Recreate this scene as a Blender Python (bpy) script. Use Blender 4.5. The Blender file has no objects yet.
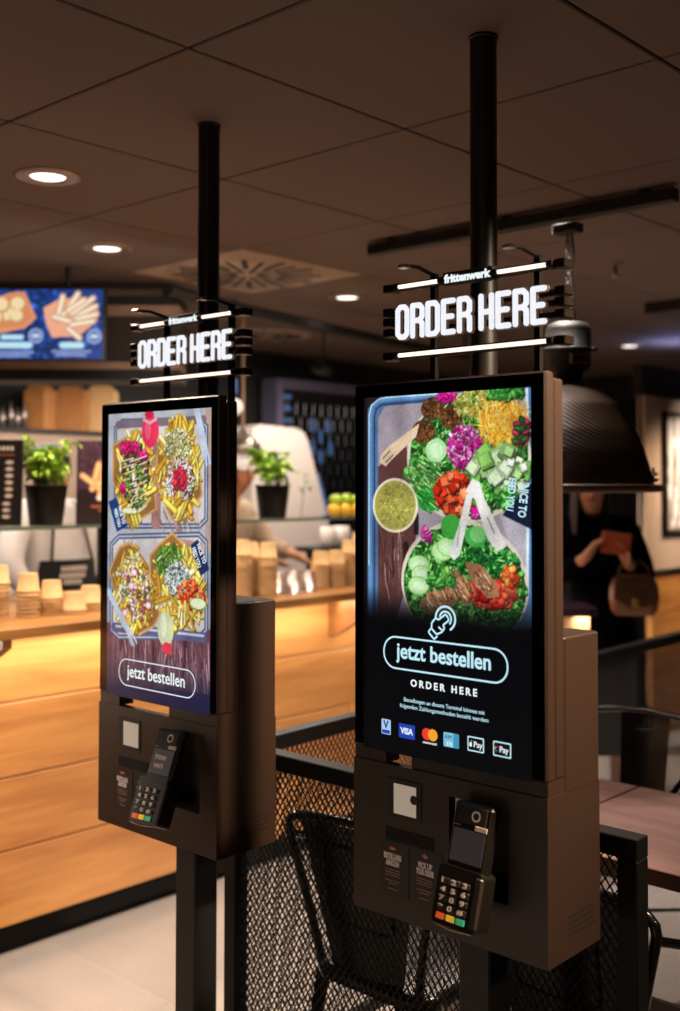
import bpy, math, random
import numpy as np
from mathutils import Vector, Matrix
SC = bpy.context.scene
COL = SC.collection
PI = math.pi
rnd = random.Random(7)
NR = np.random.default_rng(11)

# ---------------------------------------------------------------- colours and materials
def s2l(c):
    return c / 12.92 if c <= 0.04045 else ((c + 0.055) / 1.055) ** 2.4
def hx(h):
    return tuple(s2l(int(h[i:i + 2], 16) / 255) for i in (0, 2, 4))
def new_mat(name):
    m = bpy.data.materials.new(name); m.use_nodes = True
    nt = m.node_tree
    b = nt.nodes['Principled BSDF']
    return m, nt, b
def pbr(name, col, rough=0.5, metal=0.0, var=0.12, scale=30.0, bump=0.0, spec=0.5, stretch=(1, 1, 1)):
    """plain surface with a little procedural noise in colour, roughness and relief"""
    m, nt, b = new_mat(name)
    c = hx(col) if isinstance(col, str) else col
    tc = nt.nodes.new('ShaderNodeTexCoord'); mp = nt.nodes.new('ShaderNodeMapping')
    mp.inputs['Scale'].default_value = stretch
    nz = nt.nodes.new('ShaderNodeTexNoise'); nz.inputs['Scale'].default_value = scale; nz.inputs['Detail'].default_value = 5
    nt.links.new(tc.outputs['Object'], mp.inputs[0]); nt.links.new(mp.outputs[0], nz.inputs['Vector'])
    rp = nt.nodes.new('ShaderNodeValToRGB')
    rp.color_ramp.elements[0].position = 0.3; rp.color_ramp.elements[1].position = 0.7
    rp.color_ramp.elements[0].color = (*[x * (1 - var) for x in c], 1)
    rp.color_ramp.elements[1].color = (*[min(1, x * (1 + var)) for x in c], 1)
    nt.links.new(nz.outputs['Fac'], rp.inputs[0]); nt.links.new(rp.outputs[0], b.inputs['Base Color'])
    b.inputs['Roughness'].default_value = rough; b.inputs['Metallic'].default_value = metal
    b.inputs['Specular IOR Level'].default_value = spec
    if bump:
        bp = nt.nodes.new('ShaderNodeBump'); bp.inputs['Strength'].default_value = bump; bp.inputs['Distance'].default_value = 0.002
        nt.links.new(nz.outputs['Fac'], bp.inputs['Height']); nt.links.new(bp.outputs[0], b.inputs['Normal'])
    return m
def emit(name, col, strength=1.0, base='111111'):
    m, nt, b = new_mat(name)
    c = hx(col)
    b.inputs['Base Color'].default_value = (*hx(base), 1)
    b.inputs['Emission Color'].default_value = (*c, 1); b.inputs['Emission Strength'].default_value = strength
    b.inputs['Roughness'].default_value = 0.4
    return m
def picture_mat(name, strength=1.0, lit=False, gloss=0.25):
    """colour attribute 'pic': emitted (a lit screen) or as print"""
    m, nt, b = new_mat(name)
    at = nt.nodes.new('ShaderNodeAttribute'); at.attribute_name = 'pic'
    if lit:
        b.inputs['Base Color'].default_value = (0.01, 0.01, 0.012, 1)
        nt.links.new(at.outputs['Color'], b.inputs['Emission Color']); b.inputs['Emission Strength'].default_value = strength
    else:
        nt.links.new(at.outputs['Color'], b.inputs['Base Color'])
    b.inputs['Roughness'].default_value = gloss
    b.inputs['Specular IOR Level'].default_value = 0.3
    return m
def wood_mat(name, c1, c2, grain=(1, 1, 1), scale=6, rough=0.5, tint=True):
    m, nt, b = new_mat(name)
    tc = nt.nodes.new('ShaderNodeTexCoord'); mp = nt.nodes.new('ShaderNodeMapping'); mp.inputs['Scale'].default_value = grain
    nz = nt.nodes.new('ShaderNodeTexNoise'); nz.inputs['Scale'].default_value = scale; nz.inputs['Detail'].default_value = 8; nz.inputs['Roughness'].default_value = 0.62; nz.inputs['Distortion'].default_value = 0.6
    n2 = nt.nodes.new('ShaderNodeTexNoise'); n2.inputs['Scale'].default_value = scale * 0.25; n2.inputs['Detail'].default_value = 3
    nt.links.new(tc.outputs['Object'], mp.inputs[0]); nt.links.new(mp.outputs[0], nz.inputs['Vector']); nt.links.new(mp.outputs[0], n2.inputs['Vector'])
    mx = nt.nodes.new('ShaderNodeMath'); mx.operation = 'MULTIPLY_ADD'; mx.inputs[1].default_value = 0.5
    ml = nt.nodes.new('ShaderNodeMath'); ml.operation = 'MULTIPLY'; ml.inputs[1].default_value = 0.5
    nt.links.new(n2.outputs['Fac'], ml.inputs[0]); nt.links.new(nz.outputs['Fac'], mx.inputs[0]); nt.links.new(ml.outputs[0], mx.inputs[2])
    rp = nt.nodes.new('ShaderNodeValToRGB'); rp.color_ramp.elements[0].position = 0.36; rp.color_ramp.elements[1].position = 0.66
    rp.color_ramp.elements[0].color = (*hx(c1), 1); rp.color_ramp.elements[1].color = (*hx(c2), 1)
    nt.links.new(mx.outputs[0], rp.inputs[0])
    out = rp.outputs[0]
    if tint:
        at = nt.nodes.new('ShaderNodeAttribute'); at.attribute_name = 'pic'
        mm = nt.nodes.new('ShaderNodeMix'); mm.data_type = 'RGBA'; mm.blend_type = 'MULTIPLY'; mm.inputs[0].default_value = 1
        nt.links.new(out, mm.inputs[6]); nt.links.new(at.outputs['Color'], mm.inputs[7]); out = mm.outputs[2]
    nt.links.new(out, b.inputs['Base Color']); b.inputs['Roughness'].default_value = rough
    bp = nt.nodes.new('ShaderNodeBump'); bp.inputs['Strength'].default_value = 0.15; bp.inputs['Distance'].default_value = 0.002
    nt.links.new(nz.outputs['Fac'], bp.inputs['Height']); nt.links.new(bp.outputs[0], b.inputs['Normal'])
    return m
def glass_mat(name, col='ffffff', rough=0.02, mixf=0.12):
    m, nt, b = new_mat(name)
    out = nt.nodes['Material Output']
    tr = nt.nodes.new('ShaderNodeBsdfTransparent'); tr.inputs[0].default_value = (*hx(col), 1)
    gl = nt.nodes.new('ShaderNodeBsdfGlossy'); gl.inputs['Roughness'].default_value = rough; gl.inputs[0].default_value = (1, 1, 1, 1)
    fr = nt.nodes.new('ShaderNodeLayerWeight'); fr.inputs[0].default_value = 0.35
    ad = nt.nodes.new('ShaderNodeMath'); ad.operation = 'MULTIPLY_ADD'; ad.inputs[1].default_value = 0.5; ad.inputs[2].default_value = mixf
    mx = nt.nodes.new('ShaderNodeMixShader')
    nt.links.new(fr.outputs['Facing'], ad.inputs[0]); nt.links.new(ad.outputs[0], mx.inputs[0])
    nt.links.new(tr.outputs[0], mx.inputs[1]); nt.links.new(gl.outputs[0], mx.inputs[2]); nt.links.new(mx.outputs[0], out.inputs[0])
    return m

M = {}
M['kiosk'] = pbr('powder_coated_black', '2c1e16', 0.42, 0.0, 0.10, 220, 0.08)
M['kiosk_dark'] = pbr('matt_black', '0c0a0a', 0.6, 0, 0.1, 90)
M['bezel'] = pbr('glossy_black_glass', '050506', 0.12, 0, 0.05, 5, 0, 0.5)
M['metal'] = pbr('black_metal', '080706', 0.5, 0.0, 0.15, 60, 0, 0.18)
M['chairmetal'] = pbr('black_lacquered_steel', '0b0a0a', 0.22, 0.2, 0.2, 25)
M['mesh'] = pbr('expanded_black_metal', '060505', 0.55, 0.0, 0.2, 200, 0, 0.2)
M['pole'] = pbr('dark_grey_steel', '161413', 0.4, 0.2, 0.15, 80)
M['tube'] = emit('warm_white_tube', 'ffe6d6', 1.5)
M['letter'] = emit('white_letter_light', 'f2f4fa', 1.0)
M['halo'] = emit('letter_side_glow', 'b08c78', 0.16, '3a2e26')
M['bracket'] = pbr('bronze_black_metal', '2c2420', 0.25, 0.7, 0.2, 60)
M['white_text'] = emit('white_text', 'eef6f8', 1.0)
M['cyan_text'] = emit('cyan_white_text', 'bfe9f6', 1.0)
M['visa'] = emit('blue_card_icon', '1c3fae', 1.0)
M['mc_red'] = emit('red_disc', 'e8392a', 1.0); M['mc_yel'] = emit('yellow_disc', 'f0a02a', 1.0)
M['amex'] = emit('pale_blue_icon', '7cc2dc', 1.0); M['amex2'] = emit('teal_icon', '3d93b8', 1.0)
M['vpay'] = emit('pale_icon', 'a9cdea', 1.0); M['navy_text'] = emit('navy_icon_text', '1b3a86', 1.0)
M['screen_black'] = emit('black_icon', '05070a', 1.0)
M['key'] = pbr('grey_key', '8a7d76', 0.5, 0, 0.2, 200)
M['key_red'] = emit('red_key', 'd8502a', 0.55, 'd8502a'); M['key_yel'] = emit('yellow_key', 'd8b030', 0.55, 'd8b030'); M['key_grn'] = emit('green_key', '3fa070', 0.5, '3fa070')
M['term'] = pbr('charcoal_plastic', '15120f', 0.35, 0, 0.15, 60)
M['term_side'] = pbr('grey_plastic', '3a322c', 0.3, 0, 0.15, 60)
M['term_screen'] = emit('dim_terminal_screen', '3c3434', 0.45, '2a2626')
M['label_white'] = pbr('white_sticker', 'd8c8bc', 0.5, 0, 0.08, 80)
M['print'] = pbr('pale_print', 'f6ece6', 0.6, 0, 0.05, 80)
M['print_dim'] = pbr('dim_print', 'a8826e', 0.6, 0, 0.1, 80)
M['sticker'] = pbr('dark_sticker', '1a1412', 0.5, 0, 0.1, 60)
M['flag_k'] = pbr('flag_black', '0a0a0a', .5); M['flag_r'] = pbr('flag_red', 'd2382a', .5); M['flag_y'] = pbr('flag_gold', 'e0a030', .5)
M['flag_w'] = pbr('flag_white', 'e0d8d4', .5); M['flag_b'] = pbr('flag_blue', '33406a', .5)
M['scan'] = emit('frosted_scanner_glass', 'b8aa98', 0.5, 'c0b4a6')
M['chrome'] = pbr('chrome', 'b8aca2', 0.2, 1.0, 0.1, 40)
M['wood'] = wood_mat('oiled_oak_planks', 'a86c34', 'd69c58', (9, 0.9, 9), 2.2, 0.5)
M['worktop'] = wood_mat('oak_worktop', '8a5526', 'd29a58', (6, 0.7, 6), 3.0, 0.4, False)
M['worktop_shaded'] = wood_mat('shaded_oak', '5c3418', '8e5a2c', (6, 0.7, 6), 3.0, 0.45, False)
M['tabletop'] = wood_mat('walnut_tabletop', '8e6a64', 'b38e88', (0.8, 7, 7), 3.0, 0.42, False)
M['table_edge'] = wood_mat('walnut_edge', '3a1f15', '54301f', (0.8, 7, 7), 3.0, 0.5, False)
M['kraft'] = pbr('kraft_paper', 'd8ae78', 0.75, 0, 0.1, 60)
M['kraft_dark'] = pbr('brown_cardboard', 'a8703c', 0.8, 0, 0.12, 30)
M['leaf'] = pbr('basil_leaf', '7cb02c', 0.45, 0, 0.45, 18)
M['leaf2'] = pbr('basil_leaf_light', 'bcdc5c', 0.45, 0, 0.3, 18)
M['stem'] = pbr('green_stem', '5a8028', 0.6)
M['pot'] = pbr('black_pot', '040404', 0.5, 0, 0.2, 20, 0, .2)
M['soil'] = pbr('dark_soil', '1c130d', 0.9, 0, 0.4, 60)
M['glass'] = glass_mat('clear_glass', 'eef4f0')
M['cupglass'] = glass_mat('clear_plastic', 'f4ece6', 0.25, 0.12)
M['white'] = pbr('white_plastic', 'd8d2cc', 0.4, 0, 0.05, 20)
M['wallwhite'] = pbr('warm_white_plaster', 'b9a08c', 0.8, 0, 0.08, 6, 0.1)
M['pale'] = pbr('pale_grey_cladding', 'bfb3ac', 0.5, 0, 0.06, 5)
M['lavender'] = pbr('pale_lavender_panel', '5e5a70', 0.5, 0, 0.08, 8)
M['darkwall'] = pbr('dark_wall', '0d0a09', 0.7, 0, 0.2, 6)
M['ceil'] = pbr('brown_ceiling_tile', '65534a', 0.85, 0, 0.07, 260, 0.15)
M['ceil_pale'] = pbr('pale_ceiling_plate', 'a58d7c', 0.7, 0, 0.06, 40)
M['gap'] = pbr('dark_joint', '0a0706', 0.9)
M['downlight'] = emit('downlight_disc', 'fff1e6', 3.0)
M['trimring'] = pbr('brushed_ring', '8d7767', 0.35, 0.5, 0.1, 60)
M['strip'] = pbr('tan_strip', '9a7660', 0.5, 0, 0.1, 20)
M['brass'] = pbr('brass_plate', 'b08a52', 0.3, 0.9, 0.15, 40)
M['lampshade'] = pbr('black_perforated_metal', '3a2c22', 0.5, 0.1, 0.2, 50, 0, 0.3)
M['heat'] = pbr('brushed_aluminium', '9a8e88', 0.3, 0.8, 0.1, 30)
M['globe'] = emit('pale_globe', 'd8c4b8', 0.7, 'cccccc')
M['lime'] = pbr('lime_peel', '9ab82c', 0.4, 0, 0.2, 40, 0.2); M['lemon'] = pbr('lemon_peel', 'dcae30', 0.4, 0, 0.15, 40, 0.2)
M['skin'] = pbr('skin', 'b9805f', 0.55, 0, 0.08, 30)
M['shirt'] = pbr('white_cotton', 'd6d0cc', 0.85, 0, 0.08, 14, 0.2)
M['apron'] = pbr('black_apron_cloth', '15100f', 0.85, 0, 0.2, 30, 0.1)
M['beige'] = pbr('beige_cotton', '97826c', 0.85, 0, 0.12, 14, 0.2)
M['coat'] = pbr('black_wool', '040304', 0.9, 0, 0.2, 40, 0.1, 0.04)
M['hair'] = pbr('dark_brown_hair', '2a1a16', 0.5, 0, 0.3, 60, 0, 0.5, (1, 1, .2))
M['eye'] = pbr('eye_white', 'd8d0c8', 0.3); M['iris'] = pbr('iris', '2a1a10', 0.3); M['lip'] = pbr('lip', '8c4a40', 0.5)
M['leather'] = pbr('brown_leather', '6b3d20', 0.45, 0, 0.3, 14, 0.2)
M['leather2'] = pbr('dark_leather', '3f2414', 0.45, 0, 0.2, 14)
M['book'] = pbr('rust_brown_cover', 'a8451c', 0.6, 0, 0.1, 20)
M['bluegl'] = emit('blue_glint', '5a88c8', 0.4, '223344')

# ---------------------------------------------------------------- mesh builder
class MB:
    def __init__(s): s.v = []; s.f = []; s.sm = []; s.c = []; s.mi = []; s.col = (1, 1, 1); s.m = 0
    def _add(s, vs, fs, smooth=False):
        o = len(s.v); s.v.extend(vs)
        for f in fs: s.f.append([i + o for i in f]); s.sm.append(smooth); s.c.append(s.col); s.mi.append(s.m)
        return s
    def box(s, x0, x1, y0, y1, z0, z1, mat=None):
        vs = [(x, y, z) for z in (z0, z1) for y in (y0, y1) for x in (x0, x1)]
        if mat is not None: vs = [tuple(mat @ Vector(p)) for p in vs]
        return s._add(vs, [(0, 2, 3, 1), (4, 5, 7, 6), (0, 1, 5, 4), (1, 3, 7, 5), (3, 2, 6, 7), (2, 0, 4, 6)])
    def bbox(s, x0, x1, y0, y1, z0, z1, r=0.004):
        """box with chamfered edges"""
        xs = (x0, x0 + r, x1 - r, x1); ys = (y0, y0 + r, y1 - r, y1); zs = (z0, z0 + r, z1 - r, z1)
        P = {}; vs = []
        for i in range(4):
            for j in range(4):
                for k in range(4):
                    n = (i in (0, 3)) + (j in (0, 3)) + (k in (0, 3))
                    if n == 1: P[i, j, k] = len(vs); vs.append((xs[i], ys[j], zs[k]))
        fs = []
        def q(*a): fs.append([P[t] for t in a])
        for i in (0, 3): q(*[(i, a, b) for a, b in ((1, 1), (2, 1), (2, 2), (1, 2))])
        for j in (0, 3): q(*[(a, j, b) for a, b in ((1, 1), (2, 1), (2, 2), (1, 2))])
        for k in (0, 3): q(*[(a, b, k) for a, b in ((1, 1), (2, 1), (2, 2), (1, 2))])
        n = lambda t: 1 if t == 0 else 2
        for i in (0, 3):
            for j in (0, 3): q((i, n(j), 1), (i, n(j), 2), (n(i), j, 2), (n(i), j, 1))
            for k in (0, 3): q((i, 1, n(k)), (i, 2, n(k)), (n(i), 2, k), (n(i), 1, k))
        for j in (0, 3):
            for k in (0, 3): q((1, j, n(k)), (2, j, n(k)), (2, n(j), k), (1, n(j), k))
        for i in (0, 3):
            for j in (0, 3):
                for k in (0, 3): q((i, n(j), n(k)), (n(i), j, n(k)), (n(i), n(j), k))
        return s._add(vs, fs)
    def tube(s, pts, r, n=10, closed=False, cap=True):
        pts = [Vector(p) for p in pts]; N = len(pts)
        rs = r if isinstance(r, (list, tuple)) else [r] * N
        vs = []; prev = None
        for i, p in enumerate(pts):
            a = pts[(i - 1) % N] if (closed or i > 0) else p; b = pts[(i + 1) % N] if (closed or i < N - 1) else p
            t = (b - a).normalized()
            if prev is None:
                up = Vector((0, 0, 1)) if abs(t.z) < 0.9 else Vector((1, 0, 0))
                nrm = t.cross(up).normalized()
            else:
                nrm = (prev - t * prev.dot(t)).normalized()
            prev = nrm; bn = t.cross(nrm)
            for k in range(n):
                an = 2 * PI * k / n
                vs.append(tuple(p + (nrm * math.cos(an) + bn * math.sin(an)) * rs[i]))
        fs = []
        for i in range(N if closed else N - 1):
            for k in range(n):
                j = (i + 1) % N
                fs.append((i * n + k, i * n + (k + 1) % n, j * n + (k + 1) % n, j * n + k))
        s._add(vs, fs, True)
        if cap and not closed:
            s._add(vs[:n], [tuple(range(n))[::-1]]); s._add(vs[-n:], [tuple(range(n))])
        return s
    def lathe(s, prof, cx=0, cy=0, cz=0, n=32, a0=0, a1=2 * PI, mat=None, smooth=True):
        full = abs(a1 - a0 - 2 * PI) < 1e-6; m = n if full else n + 1
        vs = []
        for r, z in prof:
            for k in range(m):
                an = a0 + (a1 - a0) * k / n
                p = Vector((cx + r * math.cos(an), cy + r * math.sin(an), cz + z))
                vs.append(tuple(mat @ p) if mat is not None else tuple(p))
        fs = []
        for i in range(len(prof) - 1):
            for k in range(n):
                k2 = (k + 1) % m
                fs.append((i * m + k, i * m + k2, (i + 1) * m + k2, (i + 1) * m + k))
        return s._add(vs, fs, smooth)
    def ball(s, c, rx, ry=None, rz=None, n=14, mat=None):
        ry = ry or rx; rz = rz or rx
        vs = []; fs = []; m = n // 2
        for i in range(m + 1):
            th = PI * i / m
            for k in range(n):
                ph = 2 * PI * k / n
                p = Vector((rx * math.sin(th) * math.cos(ph), ry * math.sin(th) * math.sin(ph), rz * math.cos(th)))
                if mat is not None: p = mat @ p
                vs.append(tuple(p + Vector(c)))
        for i in range(m):
            for k in range(n): fs.append((i * n + k, (i + 1) * n + k, (i + 1) * n + (k + 1) % n, i * n + (k + 1) % n))
        return s._add(vs, fs, True)
    def prism(s, poly, plane, d0, d1):
        """polygon extruded: plane 'xz' runs along y, 'xy' along z, 'yz' along x"""
        def P(a, b, d): return {'xz': (a, d, b), 'xy': (a, b, d), 'yz': (d, a, b)}[plane]
        n = len(poly)
        vs = [P(a, b, d0) for a, b in poly] + [P(a, b, d1) for a, b in poly]
        fs = [tuple(range(n))[::-1], tuple(range(n, 2 * n))] + [(i, (i + 1) % n, n + (i + 1) % n, n + i) for i in range(n)]
        return s._add(vs, fs)
    def quad(s, a, b, c, d): return s._add([a, b, c, d], [(0, 1, 2, 3)])
    def build(s, name, mat, parent=None, attr=False, loc=None):
        me = bpy.data.meshes.new(name)
        me.from_pydata([tuple(p) for p in s.v], [], s.f); me.update()
        for m in (mat if isinstance(mat, (list, tuple)) else [mat]): me.materials.append(m)
        me.polygons.foreach_set('use_smooth', s.sm)
        if any(s.mi): me.polygons.foreach_set('material_index', s.mi)
        if attr:
            ca = me.color_attributes.new('pic', 'FLOAT_COLOR', 'CORNER')
            arr = []
            for p, c in zip(me.polygons, s.c): arr.extend(list(c) + [1.0]) if False else [arr.extend((*c, 1.0)) for _ in range(p.loop_total)]
            ca.data.foreach_set('color', arr)
        import bmesh
        bm = bmesh.new(); bm.from_mesh(me); bmesh.ops.recalc_face_normals(bm, faces=bm.faces); bm.to_mesh(me); bm.free()
        return link(name, me, parent, loc)
def link(name, me, parent=None, loc=None):
    o = bpy.data.objects.new(name, me); COL.objects.link(o)
    if parent is not None: o.parent = parent
    if loc is not None: o.location = loc
    return o
def thing(name, label, cat, loc=(0, 0, 0), rz=0, group=None):
    o = bpy.data.objects.new(name, None); COL.objects.link(o); o.empty_display_size = 0.05
    o.location = loc; o.rotation_euler = (0, 0, rz)
    return tag(o, label, cat, group)
def tag(o, label, cat, group=None):
    o['label'] = label; o['category'] = cat
    if group: o['group'] = group
    return o
def struct(o): o['kind'] = 'structure'; return o
def copy_tree(o, parent=None):
    c = o.copy(); COL.objects.link(c)
    if parent is not None: c.parent = parent
    for ch in [x for x in bpy.data.objects if x.parent == o]: copy_tree(ch, c)
    return c
def rrect(x0, x1, y0, y1, r, n=6):
    pts = []
    for cx, cy, a in ((x1 - r, y1 - r, 0), (x0 + r, y1 - r, PI / 2), (x0 + r, y0 + r, PI), (x1 - r, y0 + r, 1.5 * PI)):
        for k in range(n + 1): an = a + PI / 2 * k / n; pts.append((cx + r * math.cos(an), cy + r * math.sin(an)))
    return pts
def text(name, body, size, mat, parent, loc, rot=(PI / 2, 0, 0), bold=0.0, sx=1.0, spacing=1.0, align='LEFT', depth=0.0003, fit=None):
    """lettering as a mesh; fit = wanted width"""
    cu = bpy.data.curves.new(name, 'FONT'); cu.body = body; cu.size = size; cu.align_x = align; cu.space_character = spacing
    cu.offset = bold * size; cu.extrude = depth; cu.resolution_u = 3
    t = bpy.data.objects.new(name + '_src', cu); COL.objects.link(t)
    bpy.context.view_layer.update()
    dg = bpy.context.evaluated_depsgraph_get()
    me = bpy.data.meshes.new_from_object(t.evaluated_get(dg))
    bpy.data.objects.remove(t)
    xs = [v.co.x for v in me.vertices]
    k = sx
    if fit: k = fit / max(1e-6, max(xs) - min(xs))
    off = min(xs) if (fit and align == 'LEFT') else 0
    for v in me.vertices: v.co.x = (v.co.x - off) * k
    me.materials.clear(); me.materials.append(mat)
    o = link(name, me, parent, loc); o.rotation_euler = rot
    return o

# ---------------------------------------------------------------- painted pictures (numpy canvas -> vertex colours)
class Canvas:
    def __init__(s, nx, aspect, bg):
        s.nx = nx; s.ny = int(round(nx * aspect)); s.a = np.empty((s.ny, s.nx, 3)); s.a[:] = s.h(bg)
        s.X, s.Y = np.meshgrid((np.arange(s.nx) + .5) / nx, (np.arange(s.ny) + .5) / nx)
    @staticmethod
    def h(c): return np.array([int(c[i:i + 2], 16) / 255 for i in (0, 2, 4)])
    def win(s, x0, x1, y0, y1):
        i0 = max(0, int(x0 * s.nx) - 1); i1 = min(s.nx, int(x1 * s.nx) + 2); j0 = max(0, int(y0 * s.nx) - 1); j1 = min(s.ny, int(y1 * s.nx) + 2)
        return (slice(j0, j1), slice(i0, i1)) if i1 > i0 and j1 > j0 else None
    def put(s, w, mask, col, shade=None):
        a = s.a[w]; m = np.clip(mask, 0, 1)[..., None]; c = np.asarray(col)
        if shade is not None: c = np.clip(c * shade[..., None], 0, 1)
        a[:] = a * (1 - m) + c * m
    def ell(s, c, rx, ry, col, *_):
        w = s.win(c[0] - rx, c[0] + rx, c[1] - ry, c[1] + ry)
        if w is None: return
        d = np.sqrt(((s.X[w] - c[0]) / rx) ** 2 + ((s.Y[w] - c[1]) / ry) ** 2)
        s.put(w, (1 - d) * min(rx, ry) * s.nx + .5, s.h(col) if isinstance(col, str) else col)
    def poly(s, pts, col):
        xs = [p[0] for p in pts]; ys = [p[1] for p in pts]
        w = s.win(min(xs), max(xs), min(ys), max(ys))
        if w is None: return
        X, Y = s.X[w], s.Y[w]; ins = np.zeros(X.shape, bool)
        for (x0, y0), (x1, y1) in zip(pts, pts[1:] + pts[:1]):
            if y0 == y1: continue
            ins ^= ((y0 > Y) != (y1 > Y)) & (X < (x1 - x0) * (Y - y0) / (y1 - y0) + x0)
        s.put(w, ins.astype(float), s.h(col))
    def seg(s, p, q, wd, col, shade=False):
        r = wd / 2
        w = s.win(min(p[0], q[0]) - r, max(p[0], q[0]) + r, min(p[1], q[1]) - r, max(p[1], q[1]) + r)
        if w is None: return
        dx, dy = q[0] - p[0], q[1] - p[1]; L2 = dx * dx + dy * dy + 1e-12
        t = np.clip(((s.X[w] - p[0]) * dx + (s.Y[w] - p[1]) * dy) / L2, 0, 1)
        d = np.hypot(s.X[w] - p[0] - t * dx, s.Y[w] - p[1] - t * dy)
        sh = None
        if shade: sh = 1.12 - 0.45 * np.clip(d / max(r, 1e-6), 0, 1) ** 2
        s.put(w, (r - d) * s.nx + .5, s.h(col) if isinstance(col, str) else col, sh)
    def line(s, pts, wd, col):
        for p, q in zip(pts, pts[1:]): s.seg(p, q, wd, col)
    def scat(s, c, rx, ry, n, size, asp, cols, ang):
        """n little strokes inside an ellipse; ang 0 = every way, 9 = radiating loosely, else that angle"""
        for _ in range(n):
            t = 2 * PI * NR.random(); r = math.sqrt(NR.random())
            x = c[0] + rx * r * math.cos(t); y = c[1] + ry * r * math.sin(t)
            a = 2 * PI * NR.random() if ang == 0 else (NR.normal(PI / 2, .75) if ang == 9 else ang + NR.normal(0, .12))
            L = size * (0.6 + 0.8 * NR.random()) / 2; wd = max(size * asp * (0.6 + .8 * NR.random()), 1.3 / s.nx)
            L = max(0, L - wd / 2)
            col = s.h(cols[int(NR.random() * len(cols))]) * (0.82 + 0.36 * NR.random())
            dx, dy = L * math.cos(a), L * math.sin(a)
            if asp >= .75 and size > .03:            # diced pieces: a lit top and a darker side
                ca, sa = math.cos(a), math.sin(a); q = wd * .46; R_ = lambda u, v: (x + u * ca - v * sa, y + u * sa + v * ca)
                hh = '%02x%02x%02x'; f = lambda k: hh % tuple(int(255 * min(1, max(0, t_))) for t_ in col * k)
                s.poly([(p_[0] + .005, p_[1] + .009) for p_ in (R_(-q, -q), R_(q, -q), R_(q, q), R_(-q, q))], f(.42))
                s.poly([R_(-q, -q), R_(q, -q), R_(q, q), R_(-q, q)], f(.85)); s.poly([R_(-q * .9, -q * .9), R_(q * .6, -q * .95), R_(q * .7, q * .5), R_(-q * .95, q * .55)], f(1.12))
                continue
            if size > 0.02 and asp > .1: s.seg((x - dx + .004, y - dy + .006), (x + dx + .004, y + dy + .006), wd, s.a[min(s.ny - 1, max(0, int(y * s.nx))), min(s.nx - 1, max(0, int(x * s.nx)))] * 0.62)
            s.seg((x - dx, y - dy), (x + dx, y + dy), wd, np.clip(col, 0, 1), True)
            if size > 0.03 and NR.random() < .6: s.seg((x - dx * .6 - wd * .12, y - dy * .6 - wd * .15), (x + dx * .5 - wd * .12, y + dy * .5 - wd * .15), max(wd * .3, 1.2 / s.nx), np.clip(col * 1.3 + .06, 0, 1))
    def draw(s, items):
        for it in items: getattr(s, it[0])(*it[1:])
        return s
    def grain(s, low=.14, hi=.07):
        k = 24; g = NR.random((s.ny // k + 3, s.nx // k + 3))
        yi, xi = np.arange(s.ny) / k, np.arange(s.nx) / k; y0, x0 = yi.astype(int), xi.astype(int); fy, fx = (yi - y0)[:, None], (xi - x0)[None, :]
        n = (g[y0][:, x0] * (1 - fy) * (1 - fx) + g[y0 + 1][:, x0] * fy * (1 - fx) + g[y0][:, x0 + 1] * (1 - fy) * fx + g[y0 + 1][:, x0 + 1] * fy * fx)
        s.a *= (1 + low * (n * 2 - 1) + hi * NR.normal(0, 1, (s.ny, s.nx)))[..., None]; s.a[:] = np.clip(s.a, 0, 1)
    def fade(s, y0, y1, col):
        t = np.clip((s.Y - y0) / (y1 - y0), 0, 1)[..., None]; t = t * t * (3 - 2 * t)
        s.a[:] = s.a * (1 - t) + s.h(col) * t
    def build(s, name, width, mat, parent=None, loc=(0, 0, 0), rot=(0, 0, 0)):
        """grid in the local xz plane, x 0..width, top edge at z 0"""
        nx, ny = s.nx, s.ny; c = width / nx
        X, Z = np.meshgrid(np.arange(nx + 1) * c, -np.arange(ny + 1) * c)
        vs = np.stack([X, np.zeros_like(X), Z], -1).reshape(-1, 3)
        idx = np.arange((nx + 1) * (ny + 1)).reshape(ny + 1, nx + 1)
        fs = np.stack([idx[1:, :-1], idx[1:, 1:], idx[:-1, 1:], idx[:-1, :-1]], -1).reshape(-1, 4)
        me = bpy.data.meshes.new(name)
        me.vertices.add(len(vs)); me.vertices.foreach_set('co', vs.ravel())
        me.loops.add(fs.size); me.loops.foreach_set('vertex_index', fs.ravel().astype(np.int32))
        me.polygons.add(len(fs)); me.polygons.foreach_set('loop_start', (np.arange(len(fs)) * 4).astype(np.int32))
        me.update(calc_edges=True); me.validate()
        a = np.pad(np.clip(s.a, 0, 1), ((1, 1), (1, 1), (0, 0)), 'edge')
        v = (a[:-1, :-1] + a[1:, :-1] + a[:-1, 1:] + a[1:, 1:]) / 4
        lin = np.where(v <= .04045, v / 12.92, ((v + .055) / 1.055) ** 2.4)
        ca = me.color_attributes.new('pic', 'FLOAT_COLOR', 'POINT')
        ca.data.foreach_set('color', np.concatenate([lin, np.ones(lin.shape[:2] + (1,))], -1).ravel().astype(np.float32))
        me.materials.append(mat)
        o = link(name, me, parent, loc); o.rotation_euler = rot
        return o
M['lit'] = picture_mat('lit_screen_picture', 1.0, True)
M['lit_menu'] = picture_mat('lit_menu_picture', 1.0, True)
M['poster'] = picture_mat('printed_poster', lit=False, gloss=0.4)
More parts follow.
